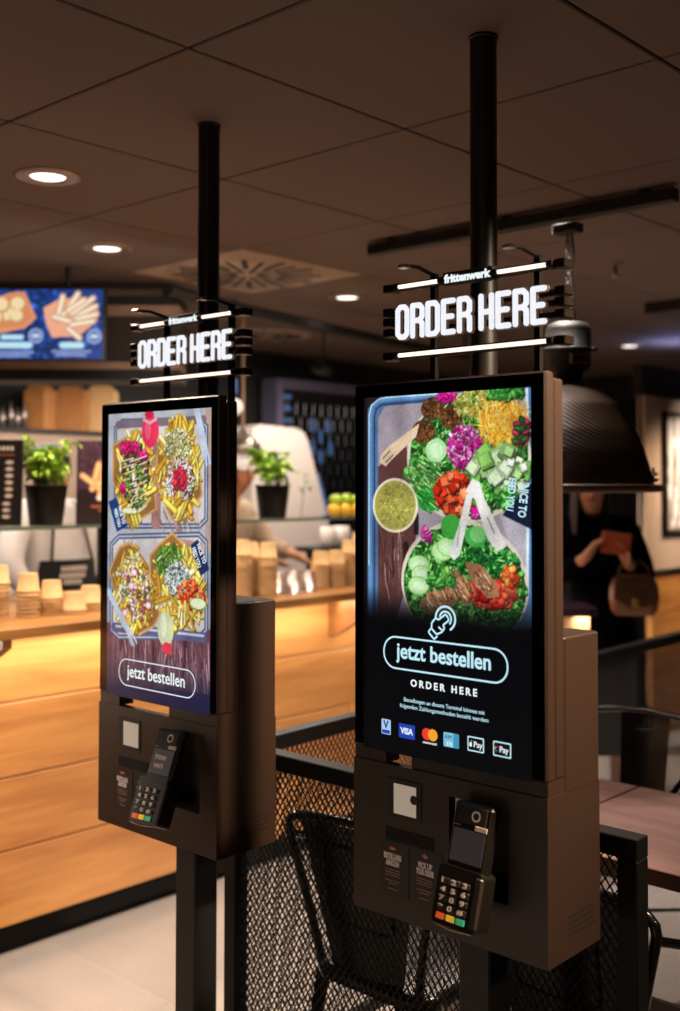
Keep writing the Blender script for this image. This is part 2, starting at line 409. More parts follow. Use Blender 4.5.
PIC_SALAD=[
('poly',[(-0.031,-0.044),(1.049,-0.028),(1.044,1.137),(-0.028,1.241)],'2a1f22'),
('poly',[(0.026,0.057),(0.109,0.0),(1.003,-0.003),(1.005,1.091),(0.026,1.179)],'4f6f9a'),
('line',[(0.044,1.179),(0.044,0.091),(0.057,0.044),(0.096,0.021),(0.15,0.013),(0.497,0.008)],0.022,'5f8fc4'),
('line',[(0.036,0.85),(0.036,0.091),(0.052,0.041),(0.096,0.013),(0.15,0.005),(0.497,0.003)],0.007,'bfe6f8'),
('line',[(0.073,1.176),(0.073,0.101),(0.085,0.06),(0.124,0.039),(0.497,0.031)],0.012,'2f466c'),
('poly',[(0.096,0.109),(0.14,0.049),(0.977,0.023),(0.974,0.948),(0.096,1.14)],'9a8f99'),
('poly',[(0.096,0.355),(0.277,0.244),(0.358,0.611),(0.298,0.902),(0.194,1.166),(0.096,1.174)],'5d3a37'),
('scat',(0.194,0.777),0.084,0.243,60,0.09,0.05,['4a2c2c','73504a','8c6a62'],1.5),
('line',[(0.194,0.712),(0.197,0.907)],0.006,'1c1416'),
('line',[(0.277,0.741),(0.277,0.821)],0.035,'2b1c1d'),
('line',[(0.342,0.596),(0.342,0.676)],0.03,'2b1c1d'),
('poly',[(0.816,0.541),(0.974,0.539),(0.982,0.86),(0.938,0.863)],'a9a3ad'),
('line',[(0.979,0.01),(0.987,0.363),(0.977,0.948)],0.016,'cfe4f4'),
('line',[(1.003,0.01),(1.003,0.946)],0.014,'4d86c0'),
('ell',(0.642,0.313),0.358,0.308,'d8cfb8'),
('ell',(0.645,0.303),0.34,0.291,'1f3f20'),
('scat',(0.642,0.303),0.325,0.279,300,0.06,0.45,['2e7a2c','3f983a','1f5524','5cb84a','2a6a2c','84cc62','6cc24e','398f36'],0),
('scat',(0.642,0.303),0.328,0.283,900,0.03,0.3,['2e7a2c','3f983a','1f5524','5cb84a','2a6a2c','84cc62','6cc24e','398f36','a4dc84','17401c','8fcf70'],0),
('scat',(0.399,0.422),0.1,0.11,60,0.085,0.45,['4fa83f','6fbf55','3f8f3a','8fcf70'],0.5),
('scat',(0.399,0.422),0.105,0.114,140,0.03,0.25,['a4dc84','3f983a','c0ea9c','2a6a2c'],0.6),
('ell',(0.422,0.516),0.083,0.057,'2f8f35'),
('scat',(0.422,0.516),0.073,0.047,20,0.05,0.2,['48b04a','217a2c'],0.6),
('ell',(0.464,0.277),0.065,0.057,'a8d79a','5fae55'),
('ell',(0.464,0.277),0.04,0.039,'c6e8ba'),
('ell',(0.443,0.073),0.07,0.057,'5a3620'),
('scat',(0.443,0.073),0.06,0.05,90,0.016,0.7,['6e4528','84552f','47291a','99683c','3a2114'],0),
('ell',(0.557,0.119),0.067,0.056,'5a3620'),
('scat',(0.557,0.119),0.058,0.048,90,0.016,0.7,['6e4528','84552f','47291a','99683c','3a2114'],0),
('ell',(0.386,0.184),0.072,0.057,'5a3620'),
('scat',(0.386,0.184),0.061,0.049,90,0.016,0.7,['6e4528','84552f','47291a','99683c','3a2114'],0),
('scat',(0.528,0.018),0.054,0.022,40,0.03,0.5,['e0219a','f04ab0','b81478'],0),
('scat',(0.681,0.062),0.109,0.073,420,0.014,0.8,['9b9a3a','b5b44a','7c7a28','c9c865','d8d488'],0),
('scat',(0.845,0.153),0.126,0.108,330,0.11,0.028,['f59a2a','ffb03c','ea8818','ffd078','d9740f','ffbe58'],9),
('scat',(0.855,0.018),0.089,0.021,60,0.05,0.5,['2e7a2c','3f983a','1f5524','5cb84a','2a6a2c','84cc62','6cc24e','398f36'],0),
('scat',(0.951,0.199),0.037,0.059,50,0.045,0.5,['7a2035','2e6b2c','1d4a22','a03048'],0),
('scat',(0.63,0.264),0.098,0.101,420,0.024,0.5,['e3209c','f254b6','c01480','ff8fd0','a30f6c','ffd0ee'],0),
('scat',(0.573,0.484),0.106,0.095,120,0.05,0.85,['e5482a','f2643a','c9351c','ff8a5a','a82414'],0),
('scat',(0.832,0.376),0.164,0.1,85,0.072,0.85,['9fc47e','b4d692','7fb25a','cfe6b8','d8ecc6','6aa650'],0),
('scat',(0.744,0.482),0.055,0.045,40,0.05,0.5,['2e7a2c','3f983a','1f5524','5cb84a','2a6a2c','84cc62','6cc24e','398f36'],0),
('scat',(0.87,0.51),0.061,0.051,40,0.05,0.5,['2e7a2c','3f983a','1f5524','5cb84a','2a6a2c','84cc62','6cc24e','398f36'],0),
('scat',(0.697,0.575),0.026,0.027,20,0.03,0.6,['e3209c','f254b6'],0),
('poly',[(0.363,0.142),(0.342,0.207),(0.197,0.311),(0.148,0.352),(0.109,0.332),(0.114,0.293),(0.174,0.246)],'d9bfa0'),
('line',[(0.13,0.311),(0.174,0.275)],0.006,'6e5044'),
('line',[(0.148,0.332),(0.194,0.295)],0.006,'6e5044'),
('ell',(0.207,0.547),0.146,0.136,'e6dcc0'),
('ell',(0.207,0.547),0.132,0.123,'a9a24e'),
('scat',(0.207,0.547),0.117,0.113,240,0.014,0.8,['b3ab56','9c9644','bdb562','a39b48'],0),
('poly',[(1.005,0.43),(1.003,0.645),(0.845,0.583),(0.948,0.482)],'141c33'),
('ell',(0.617,0.912),0.37,0.3,'cfc6b4'),
('ell',(0.617,0.925),0.352,0.29,'1c3a1e'),
('scat',(0.617,0.925),0.342,0.278,420,0.055,0.5,['2e7a2c','3f983a','1f5524','5cb84a','2a6a2c','84cc62','6cc24e','398f36'],0),
('scat',(0.617,0.925),0.342,0.278,800,0.03,0.3,['2e7a2c','3f983a','1f5524','5cb84a','2a6a2c','84cc62','6cc24e','398f36','a4dc84','17401c','8fcf70'],0),
('scat',(0.744,0.801),0.184,0.069,260,0.035,0.35,['2f8f35','48b04a','1d6a2a','7cd06e','14501f'],0),
('ell',(0.358,0.834),0.068,0.046,'7fbf66'),
('ell',(0.358,0.834),0.058,0.041,'b8dfa2'),
('ell',(0.358,0.834),0.033,0.022,'cdeabd'),
('ell',(0.376,0.883),0.066,0.047,'7fbf66'),
('ell',(0.376,0.883),0.058,0.042,'b8dfa2'),
('ell',(0.376,0.883),0.032,0.022,'cdeabd'),
('ell',(0.355,0.938),0.066,0.047,'7fbf66'),
('ell',(0.355,0.938),0.058,0.041,'b8dfa2'),
('ell',(0.355,0.938),0.033,0.022,'cdeabd'),
('ell',(0.497,0.764),0.065,0.047,'7fbf66'),
('ell',(0.497,0.764),0.057,0.041,'b8dfa2'),
('ell',(0.497,0.764),0.031,0.022,'cdeabd'),
('ell',(0.531,0.741),0.064,0.047,'7fbf66'),
('ell',(0.531,0.741),0.055,0.041,'b8dfa2'),
('ell',(0.531,0.741),0.031,0.022,'cdeabd'),
('ell',(0.554,0.645),0.061,0.061,'3f9f3c'),
('ell',(0.697,0.687),0.062,0.05,'3fa046'),
('ell',(0.707,0.676),0.045,0.04,'78c870'),
('scat',(0.404,0.687),0.029,0.033,26,0.03,0.6,['e3209c','f254b6','ff8fd0'],0),
('scat',(0.78,0.948),0.127,0.059,90,0.05,0.7,['c92a22','e0482e','a01a18','f06a4a'],0),
('scat',(0.886,0.865),0.039,0.044,40,0.04,0.7,['c94a2a','e88a3a','a83018'],0),
('poly',[(0.632,0.806),(0.725,0.816),(0.816,0.902),(0.829,0.959),(0.762,0.972),(0.668,0.894)],'9a6a48'),
('scat',(0.738,0.891),0.047,0.044,90,0.045,0.16,['a87650','b98a62','c99c74','8c5a3a','d8b08a','7c4a30'],0.9),
('poly',[(0.358,1.023),(0.422,0.964),(0.554,0.948),(0.531,1.026),(0.422,1.08)],'9a6a48'),
('scat',(0.459,1.008),0.052,0.047,90,0.045,0.16,['a87650','b98a62','c99c74','8c5a3a','d8b08a','7c4a30'],0.9),
('poly',[(0.536,0.839),(0.575,0.883),(0.583,1.008),(0.531,1.034),(0.513,0.951)],'9a6a48'),
('scat',(0.547,0.943),0.05,0.047,90,0.045,0.16,['a87650','b98a62','c99c74','8c5a3a','d8b08a','7c4a30'],0.9),
('poly',[(0.57,0.824),(0.611,0.883),(0.658,0.956),(0.668,1.016),(0.611,1.005),(0.578,0.915)],'9a6a48'),
('scat',(0.617,0.933),0.05,0.046,90,0.045,0.16,['a87650','b98a62','c99c74','8c5a3a','d8b08a','7c4a30'],0.9),
('scat',(0.497,0.889),0.077,0.047,30,0.05,0.4,['2e7a2c','3f983a','1f5524','5cb84a','2a6a2c','84cc62','6cc24e','398f36'],0),
('poly',[(0.637,0.472),(0.679,0.415),(0.718,0.43),(0.746,0.505),(0.868,0.725),(0.816,0.754),(0.762,0.694),(0.692,0.513)],'dcd8d4'),
('poly',[(0.642,0.49),(0.684,0.479),(0.648,0.622),(0.604,0.78),(0.57,0.806),(0.539,0.775),(0.598,0.637)],'d4d6d0'),
('line',[(0.762,0.596),(0.801,0.668)],0.008,'8a8488'),
('line',[(0.604,0.637),(0.588,0.738)],0.006,'9a988f')]
PIC_FRIES=[
('poly',[(-0.01,-0.034),(1.036,-0.008),(1.044,0.842),(0.003,0.889)],'b2b4bc'),
('poly',[(-0.005,1.326),(1.026,1.282),(1.013,1.764),(0.003,1.832)],'6a4450'),
('poly',[(0.946,0.008),(1.036,0.003),(1.028,0.842),(0.953,0.847)],'b59a90'),
('line',[(0.075,1.368),(0.054,1.824)],0.022,'7d5560'),
('line',[(0.161,1.36),(0.137,1.813)],0.022,'4c2c3c'),
('line',[(0.241,1.352),(0.22,1.803)],0.022,'8a6268'),
('line',[(0.324,1.345),(0.301,1.793)],0.022,'5a3848'),
('line',[(0.402,1.337),(0.381,1.782)],0.022,'7d5560'),
('line',[(0.482,1.332),(0.459,1.772)],0.022,'4c2c3c'),
('line',[(0.557,1.324),(0.536,1.762)],0.022,'8a6268'),
('line',[(0.635,1.316),(0.614,1.751)],0.022,'5a3848'),
('line',[(0.71,1.311),(0.689,1.741)],0.022,'7d5560'),
('line',[(0.782,1.303),(0.762,1.731)],0.022,'4c2c3c'),
('line',[(0.855,1.298),(0.837,1.72)],0.022,'8a6268'),
('line',[(0.927,1.29),(0.907,1.712)],0.022,'5a3848'),
('scat',(0.539,1.531),0.476,0.194,160,0.16,0.05,['7d5560','8f6a70','50303f','9c7a7c','432536'],1.5),
('poly',[(0.0,1.712),(1.028,1.653),(1.013,1.785),(0.003,1.868)],'2a2a4e'),
('poly',[(0.145,0.049),(0.894,0.065),(0.956,0.109),(0.959,0.648),(0.899,0.689),(0.153,0.71),(0.08,0.668),(0.073,0.091)],'cfc8c6'),
('line',[(0.145,0.049),(0.894,0.065),(0.956,0.109),(0.959,0.648),(0.899,0.689),(0.153,0.71),(0.08,0.668),(0.073,0.091),(0.145,0.049)],0.034,'545a74'),
('line',[(0.145,0.049),(0.894,0.065),(0.956,0.109),(0.959,0.648),(0.899,0.689),(0.153,0.71),(0.08,0.668),(0.073,0.091),(0.145,0.049)],0.01,'b4bed2'),
('line',[(0.101,0.07),(0.933,0.067)],0.05,'7c6a78'),
('line',[(0.503,0.231),(0.49,0.679)],0.09,'a87a74'),
('scat',(0.671,0.653),0.243,0.041,30,0.14,0.05,['b98f86','8f6a68'],1.0),
('poly',[(0.119,0.777),(0.894,0.738),(0.961,0.782),(0.966,1.288),(0.899,1.337),(0.127,1.409),(0.047,1.37),(0.039,0.829)],'cfc8c6'),
('line',[(0.119,0.777),(0.894,0.738),(0.961,0.782),(0.966,1.288),(0.899,1.337),(0.127,1.409),(0.047,1.37),(0.039,0.829),(0.119,0.777)],0.034,'545a74'),
('line',[(0.119,0.777),(0.894,0.738),(0.961,0.782),(0.966,1.288),(0.899,1.337),(0.127,1.409),(0.047,1.37),(0.039,0.829),(0.119,0.777)],0.01,'b4bed2'),
('line',[(0.075,1.35),(0.94,1.334)],0.06,'5a5c80'),
('line',[(0.096,1.342),(0.94,1.324)],0.015,'c0c8e0'),
('poly',[(0.71,0.767),(0.938,0.782),(0.938,0.881)],'b5938a'),
('scat',(0.246,0.845),0.136,0.035,8,0.05,0.12,['8a8490'],1.6),
('poly',[(0.047,0.199),(0.313,0.114),(0.383,0.148),(0.469,0.376),(0.492,0.596),(0.251,0.699),(0.179,0.666),(0.106,0.516),(0.054,0.427)],'9c6a3c'),
('line',[(0.047,0.199),(0.313,0.114),(0.383,0.148),(0.469,0.376),(0.492,0.596),(0.251,0.699),(0.179,0.666),(0.106,0.516),(0.054,0.427),(0.047,0.199)],0.016,'c99a62'),
('scat',(0.275,0.407),0.171,0.254,130,0.15,0.2,['e6c04a','f0d468','cf9c34','f8e6a0','b8842c','e8c858','d8a840'],9),
('scat',(0.282,0.386),0.136,0.203,260,0.03,0.5,['5a2c4a','7a3a30','3c2030','8a5a3a','4a6a2a','a04a3a'],0),
('scat',(0.21,0.218),0.105,0.027,36,0.05,0.7,['d8206a','f0408a'],0),
('scat',(0.36,0.264),0.031,0.02,16,0.05,0.7,['d8206a','f0408a'],0),
('scat',(0.168,0.472),0.031,0.019,16,0.05,0.7,['d8206a','e83a7a'],0),
('line',[(0.142,0.303),(0.264,0.282),(0.228,0.306),(0.396,0.272)],0.008,'f0ecec'),
('line',[(0.155,0.342),(0.269,0.321),(0.238,0.345),(0.399,0.308)],0.008,'f0ecec'),
('line',[(0.166,0.381),(0.277,0.358),(0.251,0.383),(0.399,0.347)],0.008,'f0ecec'),
('line',[(0.176,0.42),(0.285,0.396),(0.262,0.422),(0.399,0.386)],0.008,'f0ecec'),
('line',[(0.189,0.459),(0.293,0.435),(0.272,0.461),(0.399,0.422)],0.008,'f0ecec'),
('line',[(0.199,0.497),(0.301,0.474),(0.282,0.5),(0.399,0.461)],0.008,'f0ecec'),
('line',[(0.21,0.536),(0.308,0.513),(0.295,0.539),(0.402,0.5)],0.008,'f0ecec'),
('line',[(0.22,0.575),(0.316,0.549),(0.306,0.575),(0.402,0.536)],0.008,'f0ecec'),
('line',[(0.233,0.614),(0.321,0.588),(0.316,0.614),(0.402,0.575)],0.008,'f0ecec'),
('scat',(0.282,0.451),0.123,0.138,50,0.03,0.6,['4f9a3a','6ab04a','e8d060'],0),
('poly',[(0.503,0.241),(0.632,0.088),(0.744,0.049),(0.824,0.145),(0.889,0.308),(0.92,0.508),(0.798,0.611),(0.637,0.645),(0.539,0.51),(0.487,0.376)],'9c6a3c'),
('line',[(0.503,0.241),(0.632,0.088),(0.744,0.049),(0.824,0.145),(0.889,0.308),(0.92,0.508),(0.798,0.611),(0.637,0.645),(0.539,0.51),(0.487,0.376),(0.503,0.241)],0.016,'c99a62'),
('scat',(0.707,0.347),0.171,0.268,150,0.15,0.2,['e6c04a','f0d468','cf9c34','f8e6a0','b8842c','e8c858','d8a840'],9),
('scat',(0.689,0.207),0.121,0.093,220,0.028,0.6,['f2ecc8','d8d29a','e8e6c2','a8b06a','c8b870'],0),
('scat',(0.715,0.417),0.136,0.134,220,0.035,0.4,['a0552c','7a3a22','c2703a','e8dccf','d9a27a'],0),
('scat',(0.715,0.427),0.129,0.123,150,0.03,0.4,['f2eae8','e6dadd'],0),
('scat',(0.715,0.417),0.054,0.057,60,0.05,0.6,['e8304a','f25a6a','d01c3c'],0),
('scat',(0.702,0.591),0.097,0.035,16,0.15,0.2,['e6c04a','f0d468','cf9c34','f8e6a0','b8842c','e8c858','d8a840'],9),
('ell',(0.43,0.122),0.084,0.1,'e2365a'),
('ell',(0.42,0.016),0.046,0.022,'d02848'),
('ell',(0.407,0.111),0.03,0.064,'f2607c'),
('line',[(0.365,0.047),(0.425,0.07),(0.487,0.047)],0.02,'e8a8b8'),
('line',[(0.868,0.005),(0.925,0.168),(0.948,0.249)],0.05,'c8d2e6'),
('line',[(0.948,0.249),(0.959,0.334)],0.018,'b8c6e0'),
('line',[(0.966,0.249),(0.99,0.324)],0.018,'b8c6e0'),
('line',[(0.938,0.249),(0.935,0.298)],0.014,'b8c6e0'),
('poly',[(0.003,0.56),(0.088,0.531),(0.207,0.707),(0.096,0.749)],'23407c'),
('poly',[(0.021,0.997),(0.13,0.842),(0.228,0.813),(0.373,0.909),(0.44,1.021),(0.536,1.233),(0.479,1.308),(0.332,1.373),(0.215,1.332),(0.114,1.22)],'9c6a3c'),
('line',[(0.021,0.997),(0.13,0.842),(0.228,0.813),(0.373,0.909),(0.44,1.021),(0.536,1.233),(0.479,1.308),(0.332,1.373),(0.215,1.332),(0.114,1.22),(0.021,0.997)],0.016,'c99a62'),
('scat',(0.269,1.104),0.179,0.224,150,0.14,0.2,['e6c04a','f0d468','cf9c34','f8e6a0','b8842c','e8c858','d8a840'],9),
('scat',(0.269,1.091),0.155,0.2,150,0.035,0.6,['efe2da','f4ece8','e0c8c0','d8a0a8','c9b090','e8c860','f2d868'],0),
('scat',(0.308,1.111),0.153,0.176,40,0.03,0.7,['b84a6a','5a8a3a','7a4a3a'],0),
('ell',(0.277,0.995),0.031,0.023,'d87a98'),
('ell',(0.277,0.995),0.023,0.017,'e6d8e6'),
('ell',(0.422,1.187),0.029,0.022,'d87a98'),
('ell',(0.422,1.187),0.022,0.017,'e6d8e6'),
('ell',(0.184,1.251),0.031,0.023,'d87a98'),
('ell',(0.184,1.251),0.023,0.018,'e6d8e6'),
('ell',(0.249,1.08),0.031,0.024,'d87a98'),
('ell',(0.249,1.08),0.024,0.018,'e6d8e6'),
('poly',[(0.438,0.883),(0.531,0.808),(0.648,0.738),(0.782,0.821),(0.886,0.907),(0.974,1.122),(0.922,1.202),(0.751,1.306),(0.627,1.228),(0.44,1.021)],'9c6a3c'),
('line',[(0.438,0.883),(0.531,0.808),(0.648,0.738),(0.782,0.821),(0.886,0.907),(0.974,1.122),(0.922,1.202),(0.751,1.306),(0.627,1.228),(0.44,1.021),(0.438,0.883)],0.016,'c99a62'),
('scat',(0.712,1.039),0.2,0.212,140,0.14,0.2,['e6c04a','f0d468','cf9c34','f8e6a0','b8842c','e8c858','d8a840'],9),
('scat',(0.622,0.915),0.116,0.096,170,0.07,0.2,['6a9a3a','8ab85a','4a7a2a','b8d08a','5f8c34'],9),
('scat',(0.705,1.013),0.112,0.103,240,0.03,0.7,['e9eef0','d4e0e2','f6f8f8','b8c8c0'],0),
('scat',(0.705,1.013),0.098,0.089,30,0.018,0.7,['4a7a4a','2f5a3a'],0),
('scat',(0.824,1.111),0.122,0.1,150,0.04,0.8,['e8502a','f27a48','d03818','f0a05a'],0),
('ell',(0.889,1.145),0.079,0.037,'6a9a3a'),
('ell',(0.889,1.142),0.069,0.031,'e6f0c8'),
('scat',(0.785,1.225),0.122,0.044,40,0.1,0.2,['e6c04a','f0d468','cf9c34','f8e6a0','b8842c','e8c858','d8a840'],9),
('poly',[(0.821,0.803),(0.886,0.767),(0.99,0.935),(0.912,0.982)],'1f2f5c'),
('line',[(0.016,1.132),(0.174,1.311),(0.233,1.37)],0.045,'b9c8dc'),
('line',[(0.233,1.37),(0.282,1.448)],0.014,'c0cee2'),
('line',[(0.254,1.363),(0.308,1.427)],0.014,'c0cee2'),
('line',[(0.218,1.378),(0.259,1.446)],0.014,'c0cee2'),
('ell',(0.591,1.316),0.077,0.105,'c2cda4'),
('ell',(0.573,1.301),0.028,0.071,'dde4c4'),
('ell',(0.606,1.43),0.046,0.036,'d8344e'),
('line',[(0.593,1.469),(0.573,1.552)],0.012,'a89aa2')]
# ================================================================ KIOSKS
CEIL = 2.49
HW = 0.2225
def sign_letters(ch, w, h):
    """centre-line strokes of heavy rounded block capitals"""
    m = h * 0.5; r = 0.28 * w
    return {'O': [[(r, 0), (w - r, 0), (w, r), (w, h - r), (w - r, h), (r, h), (0, h - r), (0, r), (r, 0)]],
            'R': [[(0, 0), (0, h), (w - r, h), (w, h - r), (w, m + r), (w - r, m), (0, m)], [(w - r, m), (w, m - r), (w, 0)]],
            'D': [[(0, 0), (0, h), (w - r, h), (w, h - r), (w, r), (w - r, 0), (0, 0)]],
            'E': [[(w, 0), (0, 0), (0, h), (w, h)], [(0, m), (w * .85, m)]],
            'H': [[(0, 0), (0, h)], [(w, 0), (w, h)], [(0, m), (w, m)]]}[ch]
def stroke_mesh(mb, paths, t, y0, y1, ox, oz):
    for path in paths:
        for (x0, z0), (x1, z1) in zip(path, path[1:]):
            L = math.hypot(x1 - x0, z1 - z0); ux, uz = (x1 - x0) / L, (z1 - z0) / L; h = t / 2
            poly = []
            a0 = math.atan2(uz, ux)
            for k in range(7): an = a0 - PI / 2 + PI * k / 6; poly.append((ox + x1 + h * math.cos(an), oz + z1 + h * math.sin(an)))
            for k in range(7): an = a0 + PI / 2 + PI * k / 6; poly.append((ox + x0 + h * math.cos(an), oz + z0 + h * math.sin(an)))
            mb.prism(poly, 'xz', y0, y1)

def make_sign(xc, label, yb):
    """lit ORDER HERE sign on two posts; local origin on the kiosk top, letters' front at y = 0.075"""
    root = thing('illuminated_sign', label, 'sign', (xc, 1.655, 1.797), 0)
    Y = 0.073
    xl, xr = -0.178, 0.188
    zt, zb, z0, z1 = 0.199, 0.060, 0.091, 0.161          # tubes and letters above the kiosk top
    for x, top in ((-0.104, 0.222), (0.139, 0.226)):
        p = MB(); p.box(x - 0.006, x + 0.006, Y + 0.028, Y + 0.040, -0.10, top)
        p.box(x - 0.016, x + 0.016, yb, Y + 0.036, -0.095, -0.03)
        p.build('post', M['metal'], root)
        a = MB(); a.tube([(x, Y + 0.034, top - .003), (x, Y - 0.02, top + .006), (x - .002, Y - 0.052, top + 0.004)], 0.0042, 8)
        a.build('lamp_arm', M['metal'], root)
        hd = MB(); hd.bbox(x - 0.012, x + 0.008, Y - 0.068, Y - 0.050, top - .002, top + 0.006, .0015); hd.build('lamp_head', M['chrome'], root)
    # rails the letters and tubes are fixed to
    for z in (zt, 0.150, 0.130, 0.108, zb):
        r = MB(); r.bbox(xl - 0.024, xr + 0.02, Y + 0.013, Y + 0.029, z - 0.006, z + 0.006, 0.0015)
        rl = r.build('rail', M['bracket'], root)
        for x in (xl - 0.022, xr + 0.016):
            e = MB(); e.bbox(x - 0.012, x + 0.012, Y + 0.0, Y + 0.032, z - 0.0085, z + 0.0085, 0.002); e.build('rail_end', M['bracket'], rl)
    # tubes
    for (a, b, z) in ((xl + .004, xl + 0.118, zt), (xr - 0.122, xr - .002, zt), (xl + .004, xr - .002, zb)):
        t = MB(); t.tube([(a, Y, z), (b, Y, z)], 0.0042, 12); tb = t.build('light_tube', M['tube'], root)
        for x in (a, b):
            c = MB(); c.tube([(x - 0.006, Y, z), (x + 0.006, Y, z)], 0.0075, 12); c.build('end_cap', M['metal'], tb)
        bk = MB(); bk.box(a, b, Y + 0.006, Y + 0.014, z - 0.008, z + 0.008); bk.build('reflector', M['bracket'], tb)
    # brand plate in the gap of the upper tube
    bp = MB(); bp.bbox(xl + 0.122, xr - 0.126, Y - 0.004, Y + 0.014, zt - 0.0115, zt + 0.0135, 0.002)
    pl = bp.build('brand_plate', M['kiosk_dark'], root)
    text('brand_lettering', 'frittenwerk', 0.0215, M['white_text'], pl, ((xl + xr) / 2 - .002, Y - 0.0045, zt - 0.0065), bold=0.055, fit=0.110, align='CENTER')
    # letters
    w, h, t = 0.0240, 0.0605, 0.0106
    x = xl + 0.008
    for word in ('ORDER', 'HERE'):
        for ch in word:
            m = MB(); stroke_mesh(m, sign_letters(ch, w, h), t, Y - 0.003, Y + 0.0, x, z0 + t / 2)
            lt = m.build('letter', M['letter'], root)
            g = MB(); stroke_mesh(g, sign_letters(ch, w, h), t + 0.0034, Y + 0.0004, Y + 0.007, x, z0 + t / 2)
            g.build('letter_halo', M['halo'], lt)  # wider plate whose dim emission imitates the halo round the letter
            x += w + t + 0.0038
        x += 0.0125
    return root

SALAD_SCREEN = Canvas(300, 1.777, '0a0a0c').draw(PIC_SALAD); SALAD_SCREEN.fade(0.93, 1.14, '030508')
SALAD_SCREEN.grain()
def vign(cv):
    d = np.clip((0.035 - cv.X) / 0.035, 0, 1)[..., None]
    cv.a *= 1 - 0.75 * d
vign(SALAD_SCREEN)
FRIES_SCREEN = Canvas(300, 1.777, '8f97a8').draw(PIC_FRIES); FRIES_SCREEN.grain(.12, .06); FRIES_SCREEN.fade(1.42, 1.85, '141838')

def pill(parent, cu, cv, hw, hh, th, mat, W, x0, z1, y):
    outer = rrect(cu - hw, cu + hw, cv - hh, cv + hh, hh * .97, 10); inner = rrect(cu - hw + th, cu + hw - th, cv - hh + th, cv + hh - th, hh * .97 - th, 10)
    m = MB(); n = len(outer)
    f = lambda p: (x0 + p[0] * W, y, z1 - p[1] * W)
    m._add([f(p) for p in outer] + [f(p) for p in inner], [(i, (i + 1) % n, n + (i + 1) % n, n + i) for i in range(n)])
    return m.build('button_outline', mat, parent)

def make_terminal(root, tilt, yaw, roll, loc, brand):
    """card reader; local: x right, z up along the device, front towards -y; origin at its top centre"""
    t = MB()
    t.bbox(-0.0425, 0.0425, -0.022, 0.006, -0.125, 0.0, 0.006)
    prof = rrect(-0.047, 0.047, -0.212, -0.112, 0.010, 4)
    t.prism(prof, 'xz', -0.030, 0.012)
    o = t.build('card_terminal', M['term'], root)
    o.location = loc; o.rotation_mode = 'XYZ'; o.rotation_euler = (tilt, roll, yaw)
    s = MB(); s.bbox(-0.034, 0.034, -0.0236, -0.0215, -0.103, -0.047, .0008); scr = s.build('terminal_screen', M['term_screen'], o)
    r = MB(); r.bbox(-0.031, 0.031, -0.0232, -0.021, -0.036, -0.006, .0008); r.build('contactless_panel', M['term_side'], o)
    rg = MB(); n = 20
    rg._add([(0.009 + math.cos(2 * PI * k / n) * rr, -0.0238, -0.021 + math.sin(2 * PI * k / n) * rr) for rr in (0.0095, 0.0065) for k in range(n)], [(k, (k + 1) % n, n + (k + 1) % n, n + k) for k in range(n)])
    rg.build('contactless_ring', M['print'], o)
    lb = MB(); lb.bbox(0.010, 0.036, -0.0238, -0.022, -0.045, -0.0365, .0006); lb.build('white_sticker', M['label_white'], o)
    g = MB(); g.box(-0.036, -0.022, -0.0226, -0.0218, -0.0425, -0.0405); g.build('maker_print', M['print_dim'], o)
    ch = MB(); ch.tube([(-0.04, -0.030, -0.2125), (0, -0.034, -0.2155), (0.04, -0.030, -0.2125)], 0.0014, 6); ch.build('card_slot_trim', M['chrome'], o)
    sd = MB(); sd.bbox(0.032, 0.048, -0.0318, -0.024, -0.205, -0.118, 0.003); sd.build('grip', M['term_side'], o)
    mk = M['key']
    for row in range(5):
        for c in range(3):
            km = mk if row < 4 else (M['key_red'], M['key_yel'], M['key_grn'])[c]
            x = -0.037 + c * 0.0215; z = -0.134 - row * 0.0148
            k = MB(); k.bbox(x, x + 0.0185, -0.0325, -0.0295, z - 0.0105, z, 0.0012)
            k.build('key', km if row == 4 else M['term_side'], o)
    for row, ln in enumerate(('1  2  3', '4  5  6', '7  8  9', '*  0  #')):
        text('key_numerals', ln, 0.0115, M['print'], o, (-0.0355, -0.0331, -0.1425 - row * 0.0148), bold=.03, fit=0.0545)
    if brand:
        text('screen_lettering', 'fritten\nwerk', 0.0185, M['print'], o, (-0.004, -0.0240, -0.070), bold=.03, align='CENTER', sx=0.82)
    return o

